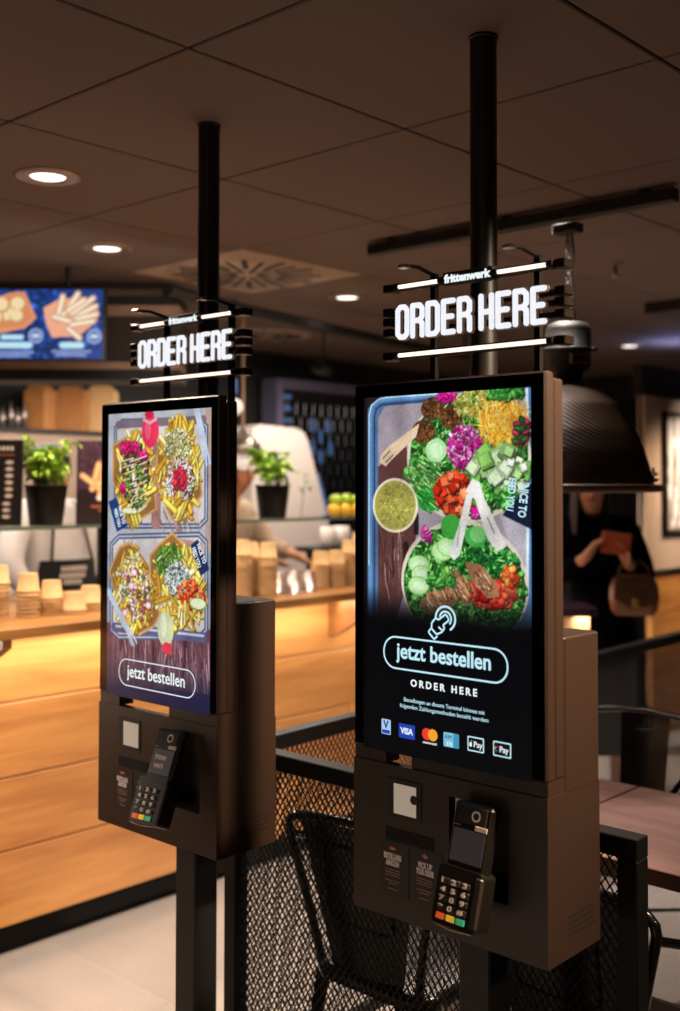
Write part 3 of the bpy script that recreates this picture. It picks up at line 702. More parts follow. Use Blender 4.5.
def make_kiosk(xc, which, label, D=0.188, pole=(0, 0.135)):
    root = thing('order_kiosk', label, 'ordering kiosk', (xc, 1.667 if which == 'salad' else 1.648, 0), 0.007 if which == 'salad' else -0.002)
    K, KD = M['kiosk'], M['kiosk_dark']
    MB().bbox(-0.18, 0.18, -0.02, 0.225, 0, 0.012, 0.003).build('base_plate', KD, root)
    MB().bbox(-0.037, 0.037, 0.095, 0.168, 0.012, 0.80, 0.004).build('post', KD, root)
    # lower cabinet with an opening for the card terminal, top to the underside of the display
    lc = MB(); hx0, hx1, hz0, hz1 = 0.012, 0.142, 0.852, 1.020
    if which == 'fries': hx0, hx1 = 0.016, 0.165
    z0, z1 = 0.762, 1.054
    zn = 0.985                                          # the back is cut down on the left, open under the display
    lc.box(-HW, HW, 0.06, D, z0, zn); lc.box(0.06, HW, 0.06, D, zn, z1)
    lc.box(-HW, hx0, 0, 0.06, z0, zn); lc.box(-HW, hx0, 0, 0.02, zn, z1); lc.box(hx1, HW, 0, 0.06, z0, z1)
    lc.box(hx0, hx1, 0, 0.06, z0, hz0); lc.box(hx0, hx1, 0, 0.02, hz1, z1)
    cab = lc.build('lower_cabinet', K, root)
    rc = MB(); rc.box(hx0 + .001, hx1 - .001, 0.054, 0.0585, hz0 + .001, hz1 - .001); rc.build('terminal_recess', KD, cab)
    v = MB()
    for i in range(4):
        z = 0.800 + i * 0.0105
        v._add([(HW + .0006, 0.066, z), (HW + .0006, 0.160, z), (HW + .0006, 0.160, z + .003), (HW + .0006, 0.066, z + .003)], [(0, 1, 2, 3)])
    v.build('vent_slot', KD, cab)
    # upper rear cabinet carrying the display
    u = MB(); u.bbox(0.06, HW, 0.059, D, 1.050, 1.326, 0.003); u.build('rear_cabinet', K, root)
    MB().box(-HW + .002, -0.142, 0.003, 0.045, 1.054, 1.0805).build('display_bracket', K, root)
    MB().box(-0.078 if which == 'salad' else 0.050, HW - .001, 0.003, 0.0585, 1.054, 1.0805).build('display_bracket', K, root)
    h = MB(); h.bbox(-HW, HW, 0.0, 0.028, 1.080, 1.797, 0.004); h.bbox(-HW + .001, HW - .0005, 0.028, 0.060, 1.080, 1.786, 0.004)
    hs = h.build('display_housing', K, root)
    MB().box(-HW + .004, HW - .004, -0.0012, 0.002, 1.084, 1.793).build('screen_glass_border', M['bezel'], hs)
    W = 0.389; x0 = -0.196 if which == 'salad' else -0.189; zt = 1.769; y = -0.0018
    pic = (SALAD_SCREEN if which == 'salad' else FRIES_SCREEN).build('display_picture', W, M['lit'], root, (x0, y, zt))
    ty = -0.0008                                        # lettering just in front of the picture (local to it)
    def tx(name, body, u, v_, size, mat, fit, bold=0, spacing=1.0, align='CENTER', rot=(PI / 2, 0, 0)):
        return text(name, body, size * W, mat, pic, (u * W, ty, -v_ * W), bold=bold, fit=fit * W, spacing=spacing, align=align, rot=rot, depth=0.0002)
    if which == 'salad':
        pill(pic, 0.505, 1.278, 0.372, 0.082, 0.009, M['cyan_text'], W, 0, 0, ty)
        tx('button_lettering', 'jetzt bestellen', 0.502, 1.301, 0.107, M['cyan_text'], 0.565, 0.022)
        tx('caption_lettering', 'ORDER HERE', 0.505, 1.432, 0.048, M['white_text'], 0.395, 0.03, 1.5)
        tx('notice_lettering', 'Bestellungen an diesem Terminal können mit', 0.505, 1.511, 0.028, M['cyan_text'], 0.480, 0.0)
        tx('notice_lettering', 'folgenden Zahlungsmethoden bezahlt werden:', 0.505, 1.543, 0.028, M['cyan_text'], 0.528, 0.0)
        # touching hand with rings
        hd = MB(); cx, cz = 0.520, 1.085
        def arc(r, a0, a1, wd, n=18):
            vs = []
            for k in range(n + 1):
                an = a0 + (a1 - a0) * k / n
                for rr in (r - wd / 2, r + wd / 2): vs.append(((cx + rr * math.cos(an)) * W, ty, -(cz - rr * math.sin(an)) * W))
            hd._add(vs, [(2 * k, 2 * k + 1, 2 * k + 3, 2 * k + 2) for k in range(n)])
        arc(0.058, -0.35 * PI, 1.02 * PI, 0.011); arc(0.034, -0.25 * PI, 0.95 * PI, 0.010)
        def hl(pts, wd=0.0095):
            for p, q in zip(pts, pts[1:]):
                dx, dy = q[0] - p[0], q[1] - p[1]; L = math.hypot(dx, dy); nx, ny = -dy / L * wd / 2, dx / L * wd / 2
                hd._add([((a) * W, ty, -b * W) for a, b in ((p[0] + nx, p[1] + ny), (q[0] + nx, q[1] + ny), (q[0] - nx, q[1] - ny), (p[0] - nx, p[1] - ny))], [(0, 1, 2, 3)])
        hl([(0.535, 1.078), (0.522, 1.064), (0.478, 1.094), (0.462, 1.086), (0.438, 1.112), (0.437, 1.140), (0.468, 1.165), (0.500, 1.150), (0.515, 1.130), (0.505, 1.118), (0.540, 1.092), (0.535, 1.078)])
        hl([(0.432, 1.140), (0.418, 1.158), (0.452, 1.190), (0.472, 1.172)]); hl([(0.478, 1.128), (0.500, 1.142)])
        hd.build('touch_symbol', M['cyan_text'], pic)
        # payment symbols
        def plate(u0, u1, v0, v1, mat, name='payment_symbol', dy=0):
            m = MB(); m.prism([(a * W, -b * W) for a, b in rrect(u0, u1, v0, v1, 0.006, 3)], 'xz', ty + dy, ty + dy + .0002); return m.build(name, mat, pic)
        plate(0.122, 0.181, 1.616, 1.690, M['vpay']); plate(0.126, 0.177, 1.668, 1.686, M['visa'], dy=-.0003); tx('payment_lettering', 'V', 0.151, 1.660, 0.055, M['navy_text'], 0.036, 0.03)
        plate(0.233, 0.334, 1.622, 1.692, M['visa'])
        o_ = tx('payment_lettering', 'VISA', 0.2835, 1.670, 0.042, M['white_text'], 0.078, 0.03); o_.location.y -= .0003
        for k, (cu_, mt) in enumerate(((0.407, 'mc_red'), (0.443, 'mc_yel'))):
            m = MB(); m.prism([((cu_ + 0.029 * math.cos(2 * PI * i / 20)) * W, -(1.651 + 0.029 * math.sin(2 * PI * i / 20)) * W) for i in range(20)], 'xz', ty - .0002 * k, ty + .0002); m.build('payment_symbol', M[mt], pic)
        tx('payment_lettering', 'mastercard', 0.425, 1.697, 0.018, M['white_text'], 0.082, 0.01)
        plate(0.508, 0.598, 1.624, 1.692, M['amex']); plate(0.566, 0.598, 1.624, 1.692, M['amex2'], dy=-.0003)
        o_ = tx('payment_lettering', 'AM', 0.537, 1.655, 0.03, M['navy_text'], 0.04); o_.location.y -= .0004
        o_ = tx('payment_lettering', 'EX', 0.545, 1.685, 0.026, M['white_text'], 0.035); o_.location.y -= .0004
        for u0, u1, wd in ((0.648, 0.741, 'Pay'), (0.792, 0.890, 'Pay')):
            plate(u0, u1, 1.621, 1.690, M['cyan_text']); plate(u0 + .006, u1 - .006, 1.627, 1.684, M['screen_black'], dy=-.0003)
            o_ = tx('payment_lettering', wd, u0 + 0.060, 1.668, 0.038, M['white_text'], 0.048, 0.012); o_.location.y -= .0006
            if u0 < .7:
                m = MB()
                m.prism([((0.667 + 0.009 * math.cos(2 * PI * i / 14) * (1 - .25 * (math.cos(2 * PI * i / 14) > .8))) * W, -(1.659 + 0.011 * math.sin(2 * PI * i / 14)) * W) for i in range(14)], 'xz', ty - .0005, ty - .0003)
                m.prism([(0.667 * W, -1.646 * W), (0.674 * W, -1.638 * W), (0.6735 * W, -1.644 * W)], 'xz', ty - .0005, ty - .0003); m.build('payment_symbol', M['white_text'], pic)
            else:
                cols = ('mc_red', 'mc_yel', 'key_grn', 'visa')
                for q in range(4):
                    m = MB(); vs = []
                    for k in range(6):
                        an = 0.25 * PI + q * 0.42 * PI + 0.42 * PI * k / 5
                        for rr in (0.007, 0.0115): vs.append(((0.812 + rr * math.cos(an)) * W, ty - .0005, -(1.656 - rr * math.sin(an)) * W))
                    m._add(vs, [(2 * k, 2 * k + 1, 2 * k + 3, 2 * k + 2) for k in range(5)]); m.build('payment_symbol', M[cols[q]], pic)
        for i, ln in enumerate(('NICE TO', 'FEED YOU')):
            o_ = tx('napkin_lettering', ln, 0.950 - i * 0.066, 0.440 - i * .03, 0.058, M['cyan_text'], 0.150, 0.03, align='LEFT', rot=(PI / 2, 1.70, 0))
    else:
        pill(pic, 0.502, 1.618, 0.372, 0.084, 0.006, M['white_text'], W, 0, 0, ty)
        tx('button_lettering', 'jetzt bestellen', 0.500, 1.643, 0.107, M['white_text'], 0.560, 0.008)
        for i, ln in enumerate(('NICE TO', 'FEED YOU')):
            tx('napkin_lettering', ln, 0.845 + 0.045 * (1 - i) - .01, 0.800 + i * .025, 0.042, M['white_text'], 0.125, 0.02, align='LEFT', rot=(PI / 2, 1.08, 0))
            tx('napkin_lettering', ln, 0.112 - i * .045, 0.590 + i * .02, 0.042, M['white_text'], 0.12, 0.02, align='LEFT', rot=(PI / 2, 1.15, 0))
    # scanner window, receipt slot, instructions
    s = MB(); s.bbox(-0.137, -0.052, -0.0015, 0.002, 0.953, 1.030, .0008); sw = s.build('scanner_window', KD, root)
    gx0, gx1 = (-0.118, -0.064) if which == 'salad' else (-0.118, -0.060)
    MB().box(gx0, gx1, -0.0024, -0.001, 0.964, 1.021).build('scanner_glass', M['scan'], sw)
    if which == 'salad':
        d_ = MB(); d_.prism([(-0.0685 + 0.009 * math.cos(2 * PI * i / 14), 0.997 + 0.009 * math.sin(2 * PI * i / 14)) for i in range(14)], 'xz', -0.0030, -0.0022); d_.build('scanner_catch', M['term_side'], sw)
    MB().box(-0.139, -0.023, -0.0012, 0.002, 0.911, 0.934).build('receipt_slot', M['gap'], root)
    for k, (xa, fl, t1, t2) in enumerate(((-0.152, 'de', 'BESTELLUNG', 'ABHOLEN'), (-0.073, 'uk', 'PICK UP', 'YOUR ORDER'))):
        st = MB(); st.box(xa, xa + 0.070, -0.0010, 0.001, 0.806, 0.908); so = st.build('instruction_sticker', M['sticker'], root)
        cx_ = xa + 0.030
        def bar(x, z, w, h_, m, dy=0): MB().box(cx_ + x - w / 2, cx_ + x + w / 2, -0.0016 - dy, -0.0009, z, z + h_).build('flag' if m.name.startswith('flag') else 'fine_print', m, so)
        if fl == 'de':
            bar(0, 0.8985, 0.014, 0.003, M['flag_k']); bar(0, 0.8955, 0.014, 0.003, M['flag_r']); bar(0, 0.8925, 0.014, 0.003, M['flag_y'])
        else:
            bar(0, 0.8925, 0.014, 0.009, M['flag_b']); bar(0, 0.8957, 0.014, 0.0026, M['flag_w'], .0002); bar(0, 0.8925, 0.0036, 0.009, M['flag_w'], .0003); bar(0, 0.8963, 0.014, 0.0014, M['flag_r'], .0004); bar(0, 0.8925, 0.0018, 0.009, M['flag_r'], .0005)
        for i, ln in enumerate((t1, t2)):
            text('sticker_lettering', ln, 0.0145, M['print'], so, (cx_, -0.0014, 0.8745 - i * 0.0125), bold=.06, fit=0.043 if len(ln) > 8 else 0.033, align='CENTER')
        for i, wd in enumerate((0.036, 0.038, 0.034, 0, 0.036, 0.022, 0, 0.022)):
            if wd: bar(-.002 if k else 0, 0.8530 - i * 0.0052, wd, 0.0016, M['print_dim'])
    if which == 'salad': make_terminal(root, -0.25, 0.0, 0.03, (0.090, -0.008, 1.022), False)
    else: make_terminal(root, -0.40, 0.06, -0.03, (0.092, -0.006, 1.028), True)
    # ceiling pole
    p = MB(); px_, py_ = pole; p.tube([(px_, py_, 1.30), (px_, py_, CEIL)], 0.027, 24); pm = p.build('mounting_pole', M['pole'], root)
    MB().bbox(px_ - 0.05, px_ + 0.05, 0.052, 0.165, 1.29, 1.34, .004).build('pole_clamp', M['kiosk_dark'], root)
    MB().lathe([(0.026, 0), (0.030, 0), (0.030, 0.006), (0.026, 0.006)], px_, py_, CEIL - 0.006, 24).build('ceiling_collar', M['pole'], pm)
    if which == 'fries':
        MB().tube([(px_ + .030, 0.120, 2.0), (px_ + .029, 0.12, 2.12), (px_ + .031, 0.12, 2.24), (px_ + .028, 0.122, 2.36), (px_ + .027, 0.123, CEIL - .004)], 0.0022, 6).build('cable', M['kiosk_dark'], pm)
    return root
make_kiosk(-1.262, 'salad', 'black ordering kiosk whose screen shows two salad bowls and payment symbols', 0.180, (-0.004, 0.140))
make_kiosk(-2.099, 'fries', 'black ordering kiosk whose screen shows loaded fries on metal trays', 0.182, (0.010, 0.150))
make_sign(-1.2515, 'lit ORDER HERE sign above the kiosk with the salad screen', 0.0725)
make_sign(-2.1000, 'lit ORDER HERE sign above the kiosk with the fries screen', 0.0535)
# ================================================================ MESH RAILING, CHAIRS, TABLES
def mesh_panel(L, z0, z1, pw=0.019, ph=0.026, t=0.0028, d=0.0014):
    """expanded metal: zigzag strands in the local xz plane"""
    vs = []; fs = []
    n = int(L / (pw / 2)); rows = int((z1 - z0) / (ph / 2))
    for k in range(n):
        c = pw / 2 * (k + .5); o = len(vs)
        for j in range(rows + 1):
            x = c + (pw / 4 - t * .18) * (1 if (k + j) % 2 else -1); z = z0 + (z1 - z0) * j / rows
            vs += [(x - t / 2, -d, z), (x + t / 2, -d, z), (x + t / 2, d, z), (x - t / 2, d, z)]
        for j in range(rows):
            a = o + 4 * j
            for q in range(4): fs.append((a + q, a + (q + 1) % 4, a + 4 + (q + 1) % 4, a + 4 + q))
    m = MB(); m._add(vs, fs); return m
def railing(name, label, loc, rz, L, posts, H=0.94):
    root = thing(name, label, 'railing', loc, rz)
    MB().bbox(0, L, 0, 0.045, H - 0.040, H, 0.002).build('top_rail', M['metal'], root)
    MB().bbox(0, L, 0.008, 0.037, 0.07, 0.10, 0.002).build('bottom_rail', M['metal'], root)
    for x, w in posts:
        MB().bbox(x, x + w, 0.0005, 0.0445, 0, H - 0.041, 0.002).build('post', M['metal'], root)
    mesh_panel(L - .02, 0.10, H - 0.04).build('mesh_panel', M['mesh'], root, loc=(0.01, 0.022, 0))
    return root
railing('mesh_railing', 'black mesh railing running behind both kiosk posts, chairs beyond it', (-2.135, 1.900, 0), 0, 1.142, ((0, 0.042), (1.100, 0.042)))
railing('mesh_railing', 'black mesh railing running away from the fries kiosk along the wooden bar', (-2.090, 1.950, 0), PI / 2 + .045, 3.35, ((1.2, 0.04), (2.3, 0.04), (3.31, 0.04)), 0.938)

def make_chair(loc, rz, label, wide=True):
    root = thing('metal_armchair', label, 'chair', loc, rz)
    mt = M['chairmetal']
    # seat with rolled edge and a slight dish
    s = MB(); pts = rrect(-0.185, 0.185, -0.185, 0.185, 0.075, 6); n = len(pts)
    rings = [(1.0, 0.405), (1.02, 0.418), (1.02, 0.432), (0.985, 0.441), (0.93, 0.440), (0.6, 0.433), (0.2, 0.431)]
    vs = [(x * k, y * k, z) for k, z in rings for x, y in pts]
    fs = [(i * n + k, i * n + (k + 1) % n, (i + 1) * n + (k + 1) % n, (i + 1) * n + k) for i in range(len(rings) - 1) for k in range(n)] + [tuple(range((len(rings) - 1) * n, len(rings) * n))]
    s._add(vs, fs, True); s.build('seat', mt, root)
    # backrest frame
    b = MB(); rr = 0.05
    path = [(-0.15, -0.165, 0.43), (-0.175, -0.18, 0.55), (-0.225, -0.205, 0.745)]
    arcpts = [(-0.222, -0.207, 0.765), (-0.205, -0.209, 0.783), (-0.18, -0.210, 0.79)]
    path = path + arcpts + [(-0.09, -0.218, 0.802), (0, -.220, .807), (0.09, -0.218, 0.802)] + [(-x, y, z) for x, y, z in arcpts[::-1]] + [(-x, y, z) for x, y, z in path[::-1]]
    b.tube(path, 0.0115, 10); b.build('backrest_frame', mt, root)
    # central splat, embossed
    p = MB(); m_ = 10
    vs = []; fs = []
    for j in range(m_ + 1):
        t = j / m_; z = 0.425 + t * 0.37; y = -0.168 - 0.048 * t; w = (0.105 + 0.075 * t) if wide else (0.075 + 0.012 * t)
        for i in range(7): u = -1 + 2 * i / 6; vs.append((u * w, y - 0.012 * (1 - u * u), z))
    for j in range(m_):
        for i in range(6): fs.append((j * 7 + i, j * 7 + i + 1, j * 7 + 8 + i, j * 7 + 7 + i))
    p._add(vs, fs, True); p._add([(x, y + .002, z) for x, y, z in vs], [f[::-1] for f in fs], True)
    sp = p.build('splat', mt, root)
    e = MB(); e.tube([(x, -0.183 - 0.048 * ((z - .425) / .37) - .0015 + (.012 * min(1, (x / (.105 + .075 * (z - .425) / .37)) ** 2) if wide else .006), z) for x, z in rrect(-0.10 if wide else -.05, 0.10 if wide else .05, 0.56, 0.745, 0.02, 4)], 0.0025, 6, closed=True); e.build('embossed_rim', mt, sp)
    # low arms
    for sx in (-1, 1):
        a = MB(); a.tube([(sx * 0.222, -0.203, 0.735), (sx * 0.245, -0.10, 0.70), (sx * 0.245, 0.06, 0.665), (sx * 0.235, 0.13, 0.63), (sx * 0.20, 0.165, 0.52), (sx * 0.178, 0.172, 0.43)], 0.010, 8); a.build('arm', mt, root)
    for sx in (-1, 1):
        for sy in (-1, 1):
            l = MB(); vs = []
            for z, k, w in ((0.425, 0.165, 0.045), (0.30, 0.178, 0.036), (0.0, 0.222, 0.017)):
                x, y = sx * k, sy * k
                vs += [(x, y, z), (x - sx * w, y, z), (x - sx * w, y - sy * .003, z), (x - sx * .003, y - sy * .003, z), (x - sx * .003, y - sy * w, z), (x, y - sy * w, z)]
            fs = [(i * 6 + k, i * 6 + (k + 1) % 6, i * 6 + 6 + (k + 1) % 6, i * 6 + 6 + k) for i in range(2) for k in range(6)]
            l._add(vs, fs); l._add(vs[:6], [(0, 1, 2, 3, 4, 5)]); l._add(vs[-6:], [(5, 4, 3, 2, 1, 0)])
            lg = l.build('leg', mt, root)
    st = MB(); st.tube([(-0.19, -0.19, 0.24), (0.19, 0.19, 0.24)], 0.006, 6); st.tube([(-0.19, 0.19, 0.24), (0.19, -0.19, 0.24)], 0.006, 6); st.build('cross_brace', mt, root)
    return root
make_chair((-1.735, 2.165, 0), 0, 'black metal chair seen between the two kiosks behind the mesh railing')
make_chair((-1.215, 2.175, 0), 0, 'black metal chair behind the railing end post under the table edge')
make_chair((-1.75, 3.20, 0), PI, 'black metal chair with arched back on the far side of the wooden table', False).scale = (1, 1, 1.05)

def make_table(x0, x1, label):
    y0, y1 = 2.295, 2.885
    xc, yc = (x0 + x1) / 2, (y0 + y1) / 2
    root = thing('dining_table', label, 'table', (xc, yc, 0)); hx_, hy = (x1 - x0) / 2, (y1 - y0) / 2
    tp = MB(); tp.bbox(-hx_, hx_, -hy, hy, 0.712, 0.75, 0.002); t = tp.build('tabletop', M['tabletop'], root)
    MB().box(-hx_ - .0004, hx_ + .0004, -hy - .0006, hy + .0006, 0.7125, 0.7475).build('edge_band', M['table_edge'], t)
    MB().bbox(-0.04, 0.04, -0.04, 0.04, 0.02, 0.712, 0.004).build('pedestal', M['metal'], root)
    MB().bbox(-0.20, 0.20, -0.20, 0.20, 0.0, 0.02, 0.004).build('base_plate', M['metal'], root)
make_table(-2.02, -1.503, 'wooden table top nearest the salad kiosk, left of the board joint')
make_table(-1.497, -0.80, 'wooden table at the right edge of the picture beyond the railing post')

# ================================================================ SERVICE BAR
CX = -3.397
root = thing('service_bar', 'long plank-fronted wooden service bar with light under its top', 'bar counter', (CX, 0, 0))
fp = MB(); zr = (0.092, 0.348, 0.594, 0.849, 1.112)
for r in range(4):
    y = 0.6 - 0.37 * r
    while y < 5.1:
        L = (1.30, 0.95, 1.55, 1.15)[(r + int(y * 3)) % 4]
        a, b_ = max(0.6, y), min(5.1, y + L)
        if b_ > a + .02:
            k = 0.80 + 0.28 * rnd.random(); fp.col = (k * 1.03, k * 0.97, k * 0.90)
            fp.bbox(-0.03, 0, a + .001, b_ - .001, zr[r] + 0.0025, zr[r + 1] - 0.0025, 0.0025)
        y += L
fp.col = (.25, .2, .16); fp.box(-0.06, -0.012, 0.6, 5.1, 0.092, 1.112)
fp.build('plank_front', M['wood'], root, attr=True)
MB().box(-0.08, -0.02, 0.6, 5.1, 0, 0.092).build('kick_plate', pbr('black_kick_board', '060504', .8, 0, .1, 20, 0, .15), root)
MB().box(-0.52, -0.06, 0.6, 5.1, 0, 1.112).build('bar_body', M['kiosk_dark'], root)
for y in (1.828, 3.655, 4.98):
    br = MB(); br.prism([(0.0, 1.114), (0.345, 1.114), (0.345, 1.090), (0.03, 0.915), (0.0, 0.915)], 'xz', y - 0.016, y + 0.016)
    br.build('bracket', M['worktop_shaded'], root)  # oak colour darkened for the shade of a backlit bracket
MB().box(0.012, 0.03, 0.62, 5.08, 1.106, 1.1145).build('light_strip', emit('warm_light_strip', 'ffe2bc', 5.0), root)
ct = MB(); ct.bbox(-3.95, -3.05, 0.6, 5.12, 1.115, 1.149, 0.003)
ct = ct.build('worktop', M['worktop'], None); tag(ct, 'oak worktop running the length of the service bar, bowls stacked on it', 'worktop')

# paper bowls, upside down and nested
def cup_mesh(full):
    m = MB(); m.lathe([(0.0005, 0.062), (0.030, 0.062), (0.0315, 0.060), (0.0365, 0.006), (0.0400, 0.0065), (0.0412, 0.003), (0.0400, 0.0), (0.0378, 0.0), (0.0358, 0.006), (0.0308, 0.0600), (0.0005, 0.0612)], n=24)
    return m
first = None
ORD = ['topmost', 'second from the top', 'third from the top', 'fourth from the top', 'fifth from the top', 'sixth from the top', 'seventh from the top', 'eighth from the top', 'ninth from the top', 'tenth from the top', 'eleventh from the top', 'twelfth from the top', 'thirteenth from the top']
STK = [(-3.36, 1.975, 9, 'tallest stack at near end of bar'), (-3.30, 2.055, 7, 'stack right of the near tallest one'), (-3.285, 2.135, 5, 'middle stack left of fries kiosk'),
       (-3.23, 2.190, 2, 'shortest pair left of fries kiosk'), (-3.275, 2.285, 3, 'stack touching fries kiosk left edge'),
       (-3.235, 2.965, 13, 'tall stack just right of fries kiosk'), (-3.20, 3.075, 12, 'tall stack beside clear cups'), (-3.285, 3.055, 12, 'rear stack right of fries kiosk'),
       (-3.285, 3.465, 8, 'stack right of clear cups'), (-3.275, 3.555, 8, 'middle stack below the lemons'), (-3.29, 3.66, 11, 'tall stack left of salad kiosk'), (-3.30, 3.74, 13, 'stack half hidden by salad kiosk')]
for X, Y, n, where in STK:
    for i in range(n):
        z = 1.149 + (n - 1 - i) * 0.0136 + .0002
        if first is None: first = cup_mesh(True).build('paper_bowl', M['kraft'], None); o = first
        else: o = first.copy(); COL.objects.link(o)
        o.location = (X + rnd.uniform(-.0015, .0015), Y + rnd.uniform(-.0015, .0015), z)
        tag(o, 'kraft bowl, ' + ORD[i] + ', ' + where, 'paper bowl', 'kraft paper bowls stacked on the bar')
for i, (X, Y) in enumerate(((-3.275, 3.195), (-3.215, 3.225), (-3.27, 3.285), (-3.215, 3.315))):
    m = MB(); m.lathe([(0.0005, 0.085), (0.027, 0.085), (0.030, 0.082), (0.040, 0.004), (0.042, 0.004), (0.042, 0), (0.0395, 0), (0.028, 0.081), (0.0005, 0.083)], n=24)
    o = m.build('plastic_cup', M['cupglass'], None, loc=(X, Y, 1.1492)); tag(o, 'clear plastic cup upside down on the bar, ' + ('leftmost of four', 'front left of four', 'rear right of four', 'rightmost of four')[i], 'cup', 'clear cups on the bar')

# glass shelf above the bar
SZ = 1.440
root = thing('glass_shelf', 'long glass shelf on slim posts above the bar, plants standing on it', 'shelf', (-3.62, 0, 0))
MB().bbox(-0.16, 0.12, 0.9, 5.0, SZ - 0.010, SZ, 0.002).build('glass_pane', M['glass'], root)
MB().box(0.118, 0.124, 0.9, 5.0, SZ - 0.012, SZ + 0.001).build('edge_trim', pbr('green_grey_glass_edge', '5d6a5c', 0.25, 0, .1, 20), root)
for y in (1.3, 2.58, 4.1, 4.9):
    m = MB(); m.tube([(-0.02, y, 1.149), (-0.02, y, SZ - .011)], 0.009, 10); m.build('support_post', M['metal'], root)

def make_plant(loc, label, seed, wide, tall):
    r = random.Random(seed)
    root = thing('potted_basil', label, 'potted plant', loc)
    MB().lathe([(0.0005, 0), (0.058, 0), (0.0605, 0.003), (0.078, 0.143), (0.081, 0.143), (0.081, 0.150), (0.074, 0.150), (0.073, 0.135), (0.0005, 0.135)], n=32).build('pot', M['pot'], root)
    MB().lathe([(0.0005, 0.1395), (0.072, 0.137)], n=20).build('soil', M['soil'], root)
    fol = [MB(), MB()]; st = MB()
    for s in range(22):
        a = 2 * PI * r.random(); sp = wide * math.sqrt(r.random()); h = tall * (0.45 + .55 * r.random())
        b0 = (0.03 * math.cos(a), 0.03 * math.sin(a), 0.135); b2 = (sp * math.cos(a), sp * math.sin(a), 0.14 + h)
        b1 = ((b0[0] + b2[0]) * .42, (b0[1] + b2[1]) * .42, 0.14 + h * .55)
        st.tube([b0, b1, b2], [0.0035, 0.0028, 0.0016], 6)
        for q in range(9):
            t = 0.25 + 0.75 * r.random(); c = [b0[i] * (1 - t) ** 2 + 2 * b1[i] * t * (1 - t) + b2[i] * t * t for i in range(3)]
            an = 2 * PI * r.random(); L = 0.036 + 0.030 * r.random(); W_ = L * 0.62; pit = r.uniform(-.5, .6)
            mt = Matrix.Translation(c) @ Matrix.Rotation(an, 4, 'Z') @ Matrix.Rotation(-pit, 4, 'Y') @ Matrix.Rotation(r.uniform(-.5, .5), 4, 'X')
            sec = ((0, 0, 0), (.18, .30, .004), (.45, .5, .009), (.75, .36, .007), (1, 0, -.004))
            vs = []
            for u, w, z in sec:
                for k in (-1, 0, 1): vs.append(tuple(mt @ Vector((u * L, k * w * W_, z * (1.6 if k else .4)))))
            fs = [(i * 3 + k, i * 3 + k + 1, i * 3 + 4 + k, i * 3 + 3 + k) for i in range(4) for k in range(2)]
            fol[r.random() < .5]._add(vs, fs, True)
    f = fol[0]; o = len(f.v); f.v += fol[1].v; f.f += [[i + o for i in q] for q in fol[1].f]; f.sm += fol[1].sm; f.c += fol[1].c; f.mi += [1] * len(fol[1].f)
    f.build('foliage', [M['leaf'], M['leaf2']], root); st.build('stem', M['stem'], root)
make_plant((-3.62, 2.325, SZ), 'green basil in black pot left of the fries kiosk, between two menu boards', 3, 0.105, 0.185)
make_plant((-3.62, 3.505, SZ), 'green basil in black pot right of the fries kiosk, on the glass shelf', 8, 0.078, 0.175)
sp_ = thing('basil_sprig', 'small loose basil sprig standing right of the second basil pot', 'herb', (-3.66, 3.73, SZ))
st = MB(); st.tube([(0, 0, 0), (.004, 0.01, .10), (0, 0.03, .20)], 0.002, 6); st.build('stem', M['stem'], sp_)
lf = MB(); r_ = random.Random(5)
for q in range(14):
    c = (r_.uniform(-.02, .02), 0.025 + r_.uniform(-.045, .05), 0.165 + r_.uniform(-.05, .055)); a = 2 * PI * r_.random(); L = .04
    mt = Matrix.Translation(c) @ Matrix.Rotation(a, 4, 'Z') @ Matrix.Rotation(r_.uniform(-.6, .6), 4, 'Y')
    lf._add([tuple(mt @ Vector(p)) for p in ((0, 0, 0), (.5 * L, .3 * L, .004), (L, 0, 0), (.5 * L, -.3 * L, .004))], [(0, 1, 2, 3)], True)
lf.build('foliage', M['leaf'], sp_)

# menu boards on the shelf
def board(loc, rz, w, h, label, painter, cat='menu board'):
    root = thing('menu_board', label, cat, loc, rz)
    lean = Matrix.Rotation(-0.06, 4, 'X')
    b = MB(); b.box(0, w, 0, 0.012, 0, h, lean); b.build('backing', M['kiosk_dark'], root)
    cv = painter(); cv.build('printed_face', w - .008, M['poster'], root, tuple(lean @ Vector((.004, -.0008, h - .004))), (-0.06, 0, 0))
    return root
def menu_list():
    c = Canvas(70, 1.55, '1a1412')
    for i, x in enumerate((.42, .50, .58, .66, .74, .82)): c.seg((x, .12), (x, .155), .055, 'e0d2c8')
    c.seg((.38, .26), (.86, .26), .03, '9a5238')
    for i in range(6): c.ell((.78, .40 + .125 * i), .08, .038, 'c9b6a8'); c.seg((.12, .40 + .125 * i), (.5, .40 + .125 * i), .014, '5c463a')
    for i in range(3): c.ell((.74, 1.17 + .12 * i), .08, .036, 'c9b6a8'); c.seg((.12, 1.17 + .12 * i), (.5, 1.17 + .12 * i), .014, '5c463a')
    return c
def fries_poster():
    c = Canvas(80, 1.7, '2a1c1e'); c.poly([(0, 0), (1, 0), (1, .95), (0, .95)], '4a3040'); c.scat((.3, .3), .3, .3, 40, .12, .4, ['5a3a4c', '3c2634'], 0)
    for p, q in (((.42, .45), (.30, .95)), ((.55, .35), (.45, 1.0)), ((.75, .22), (.62, .85)), ((.9, .15), (.8, .9)), ((.1, .68), (.45, .93)), ((.62, .55), (.95, .98)), ((.4, .82), (.85, 1.0))): c.seg(p, q, .13, 'ffbe84', True)
    c.seg((.45, 1.12), (.9, 1.12), .14, 'e8dcd0'); c.seg((.3, 1.3), (.95, 1.3), .05, 'b0603c'); c.seg((.45, 1.38), (.95, 1.38), .04, 'b0603c')
    for x in (.52, .66, .8): c.ell((x, 1.12), .03, .035, '2a1c1e')
    return c
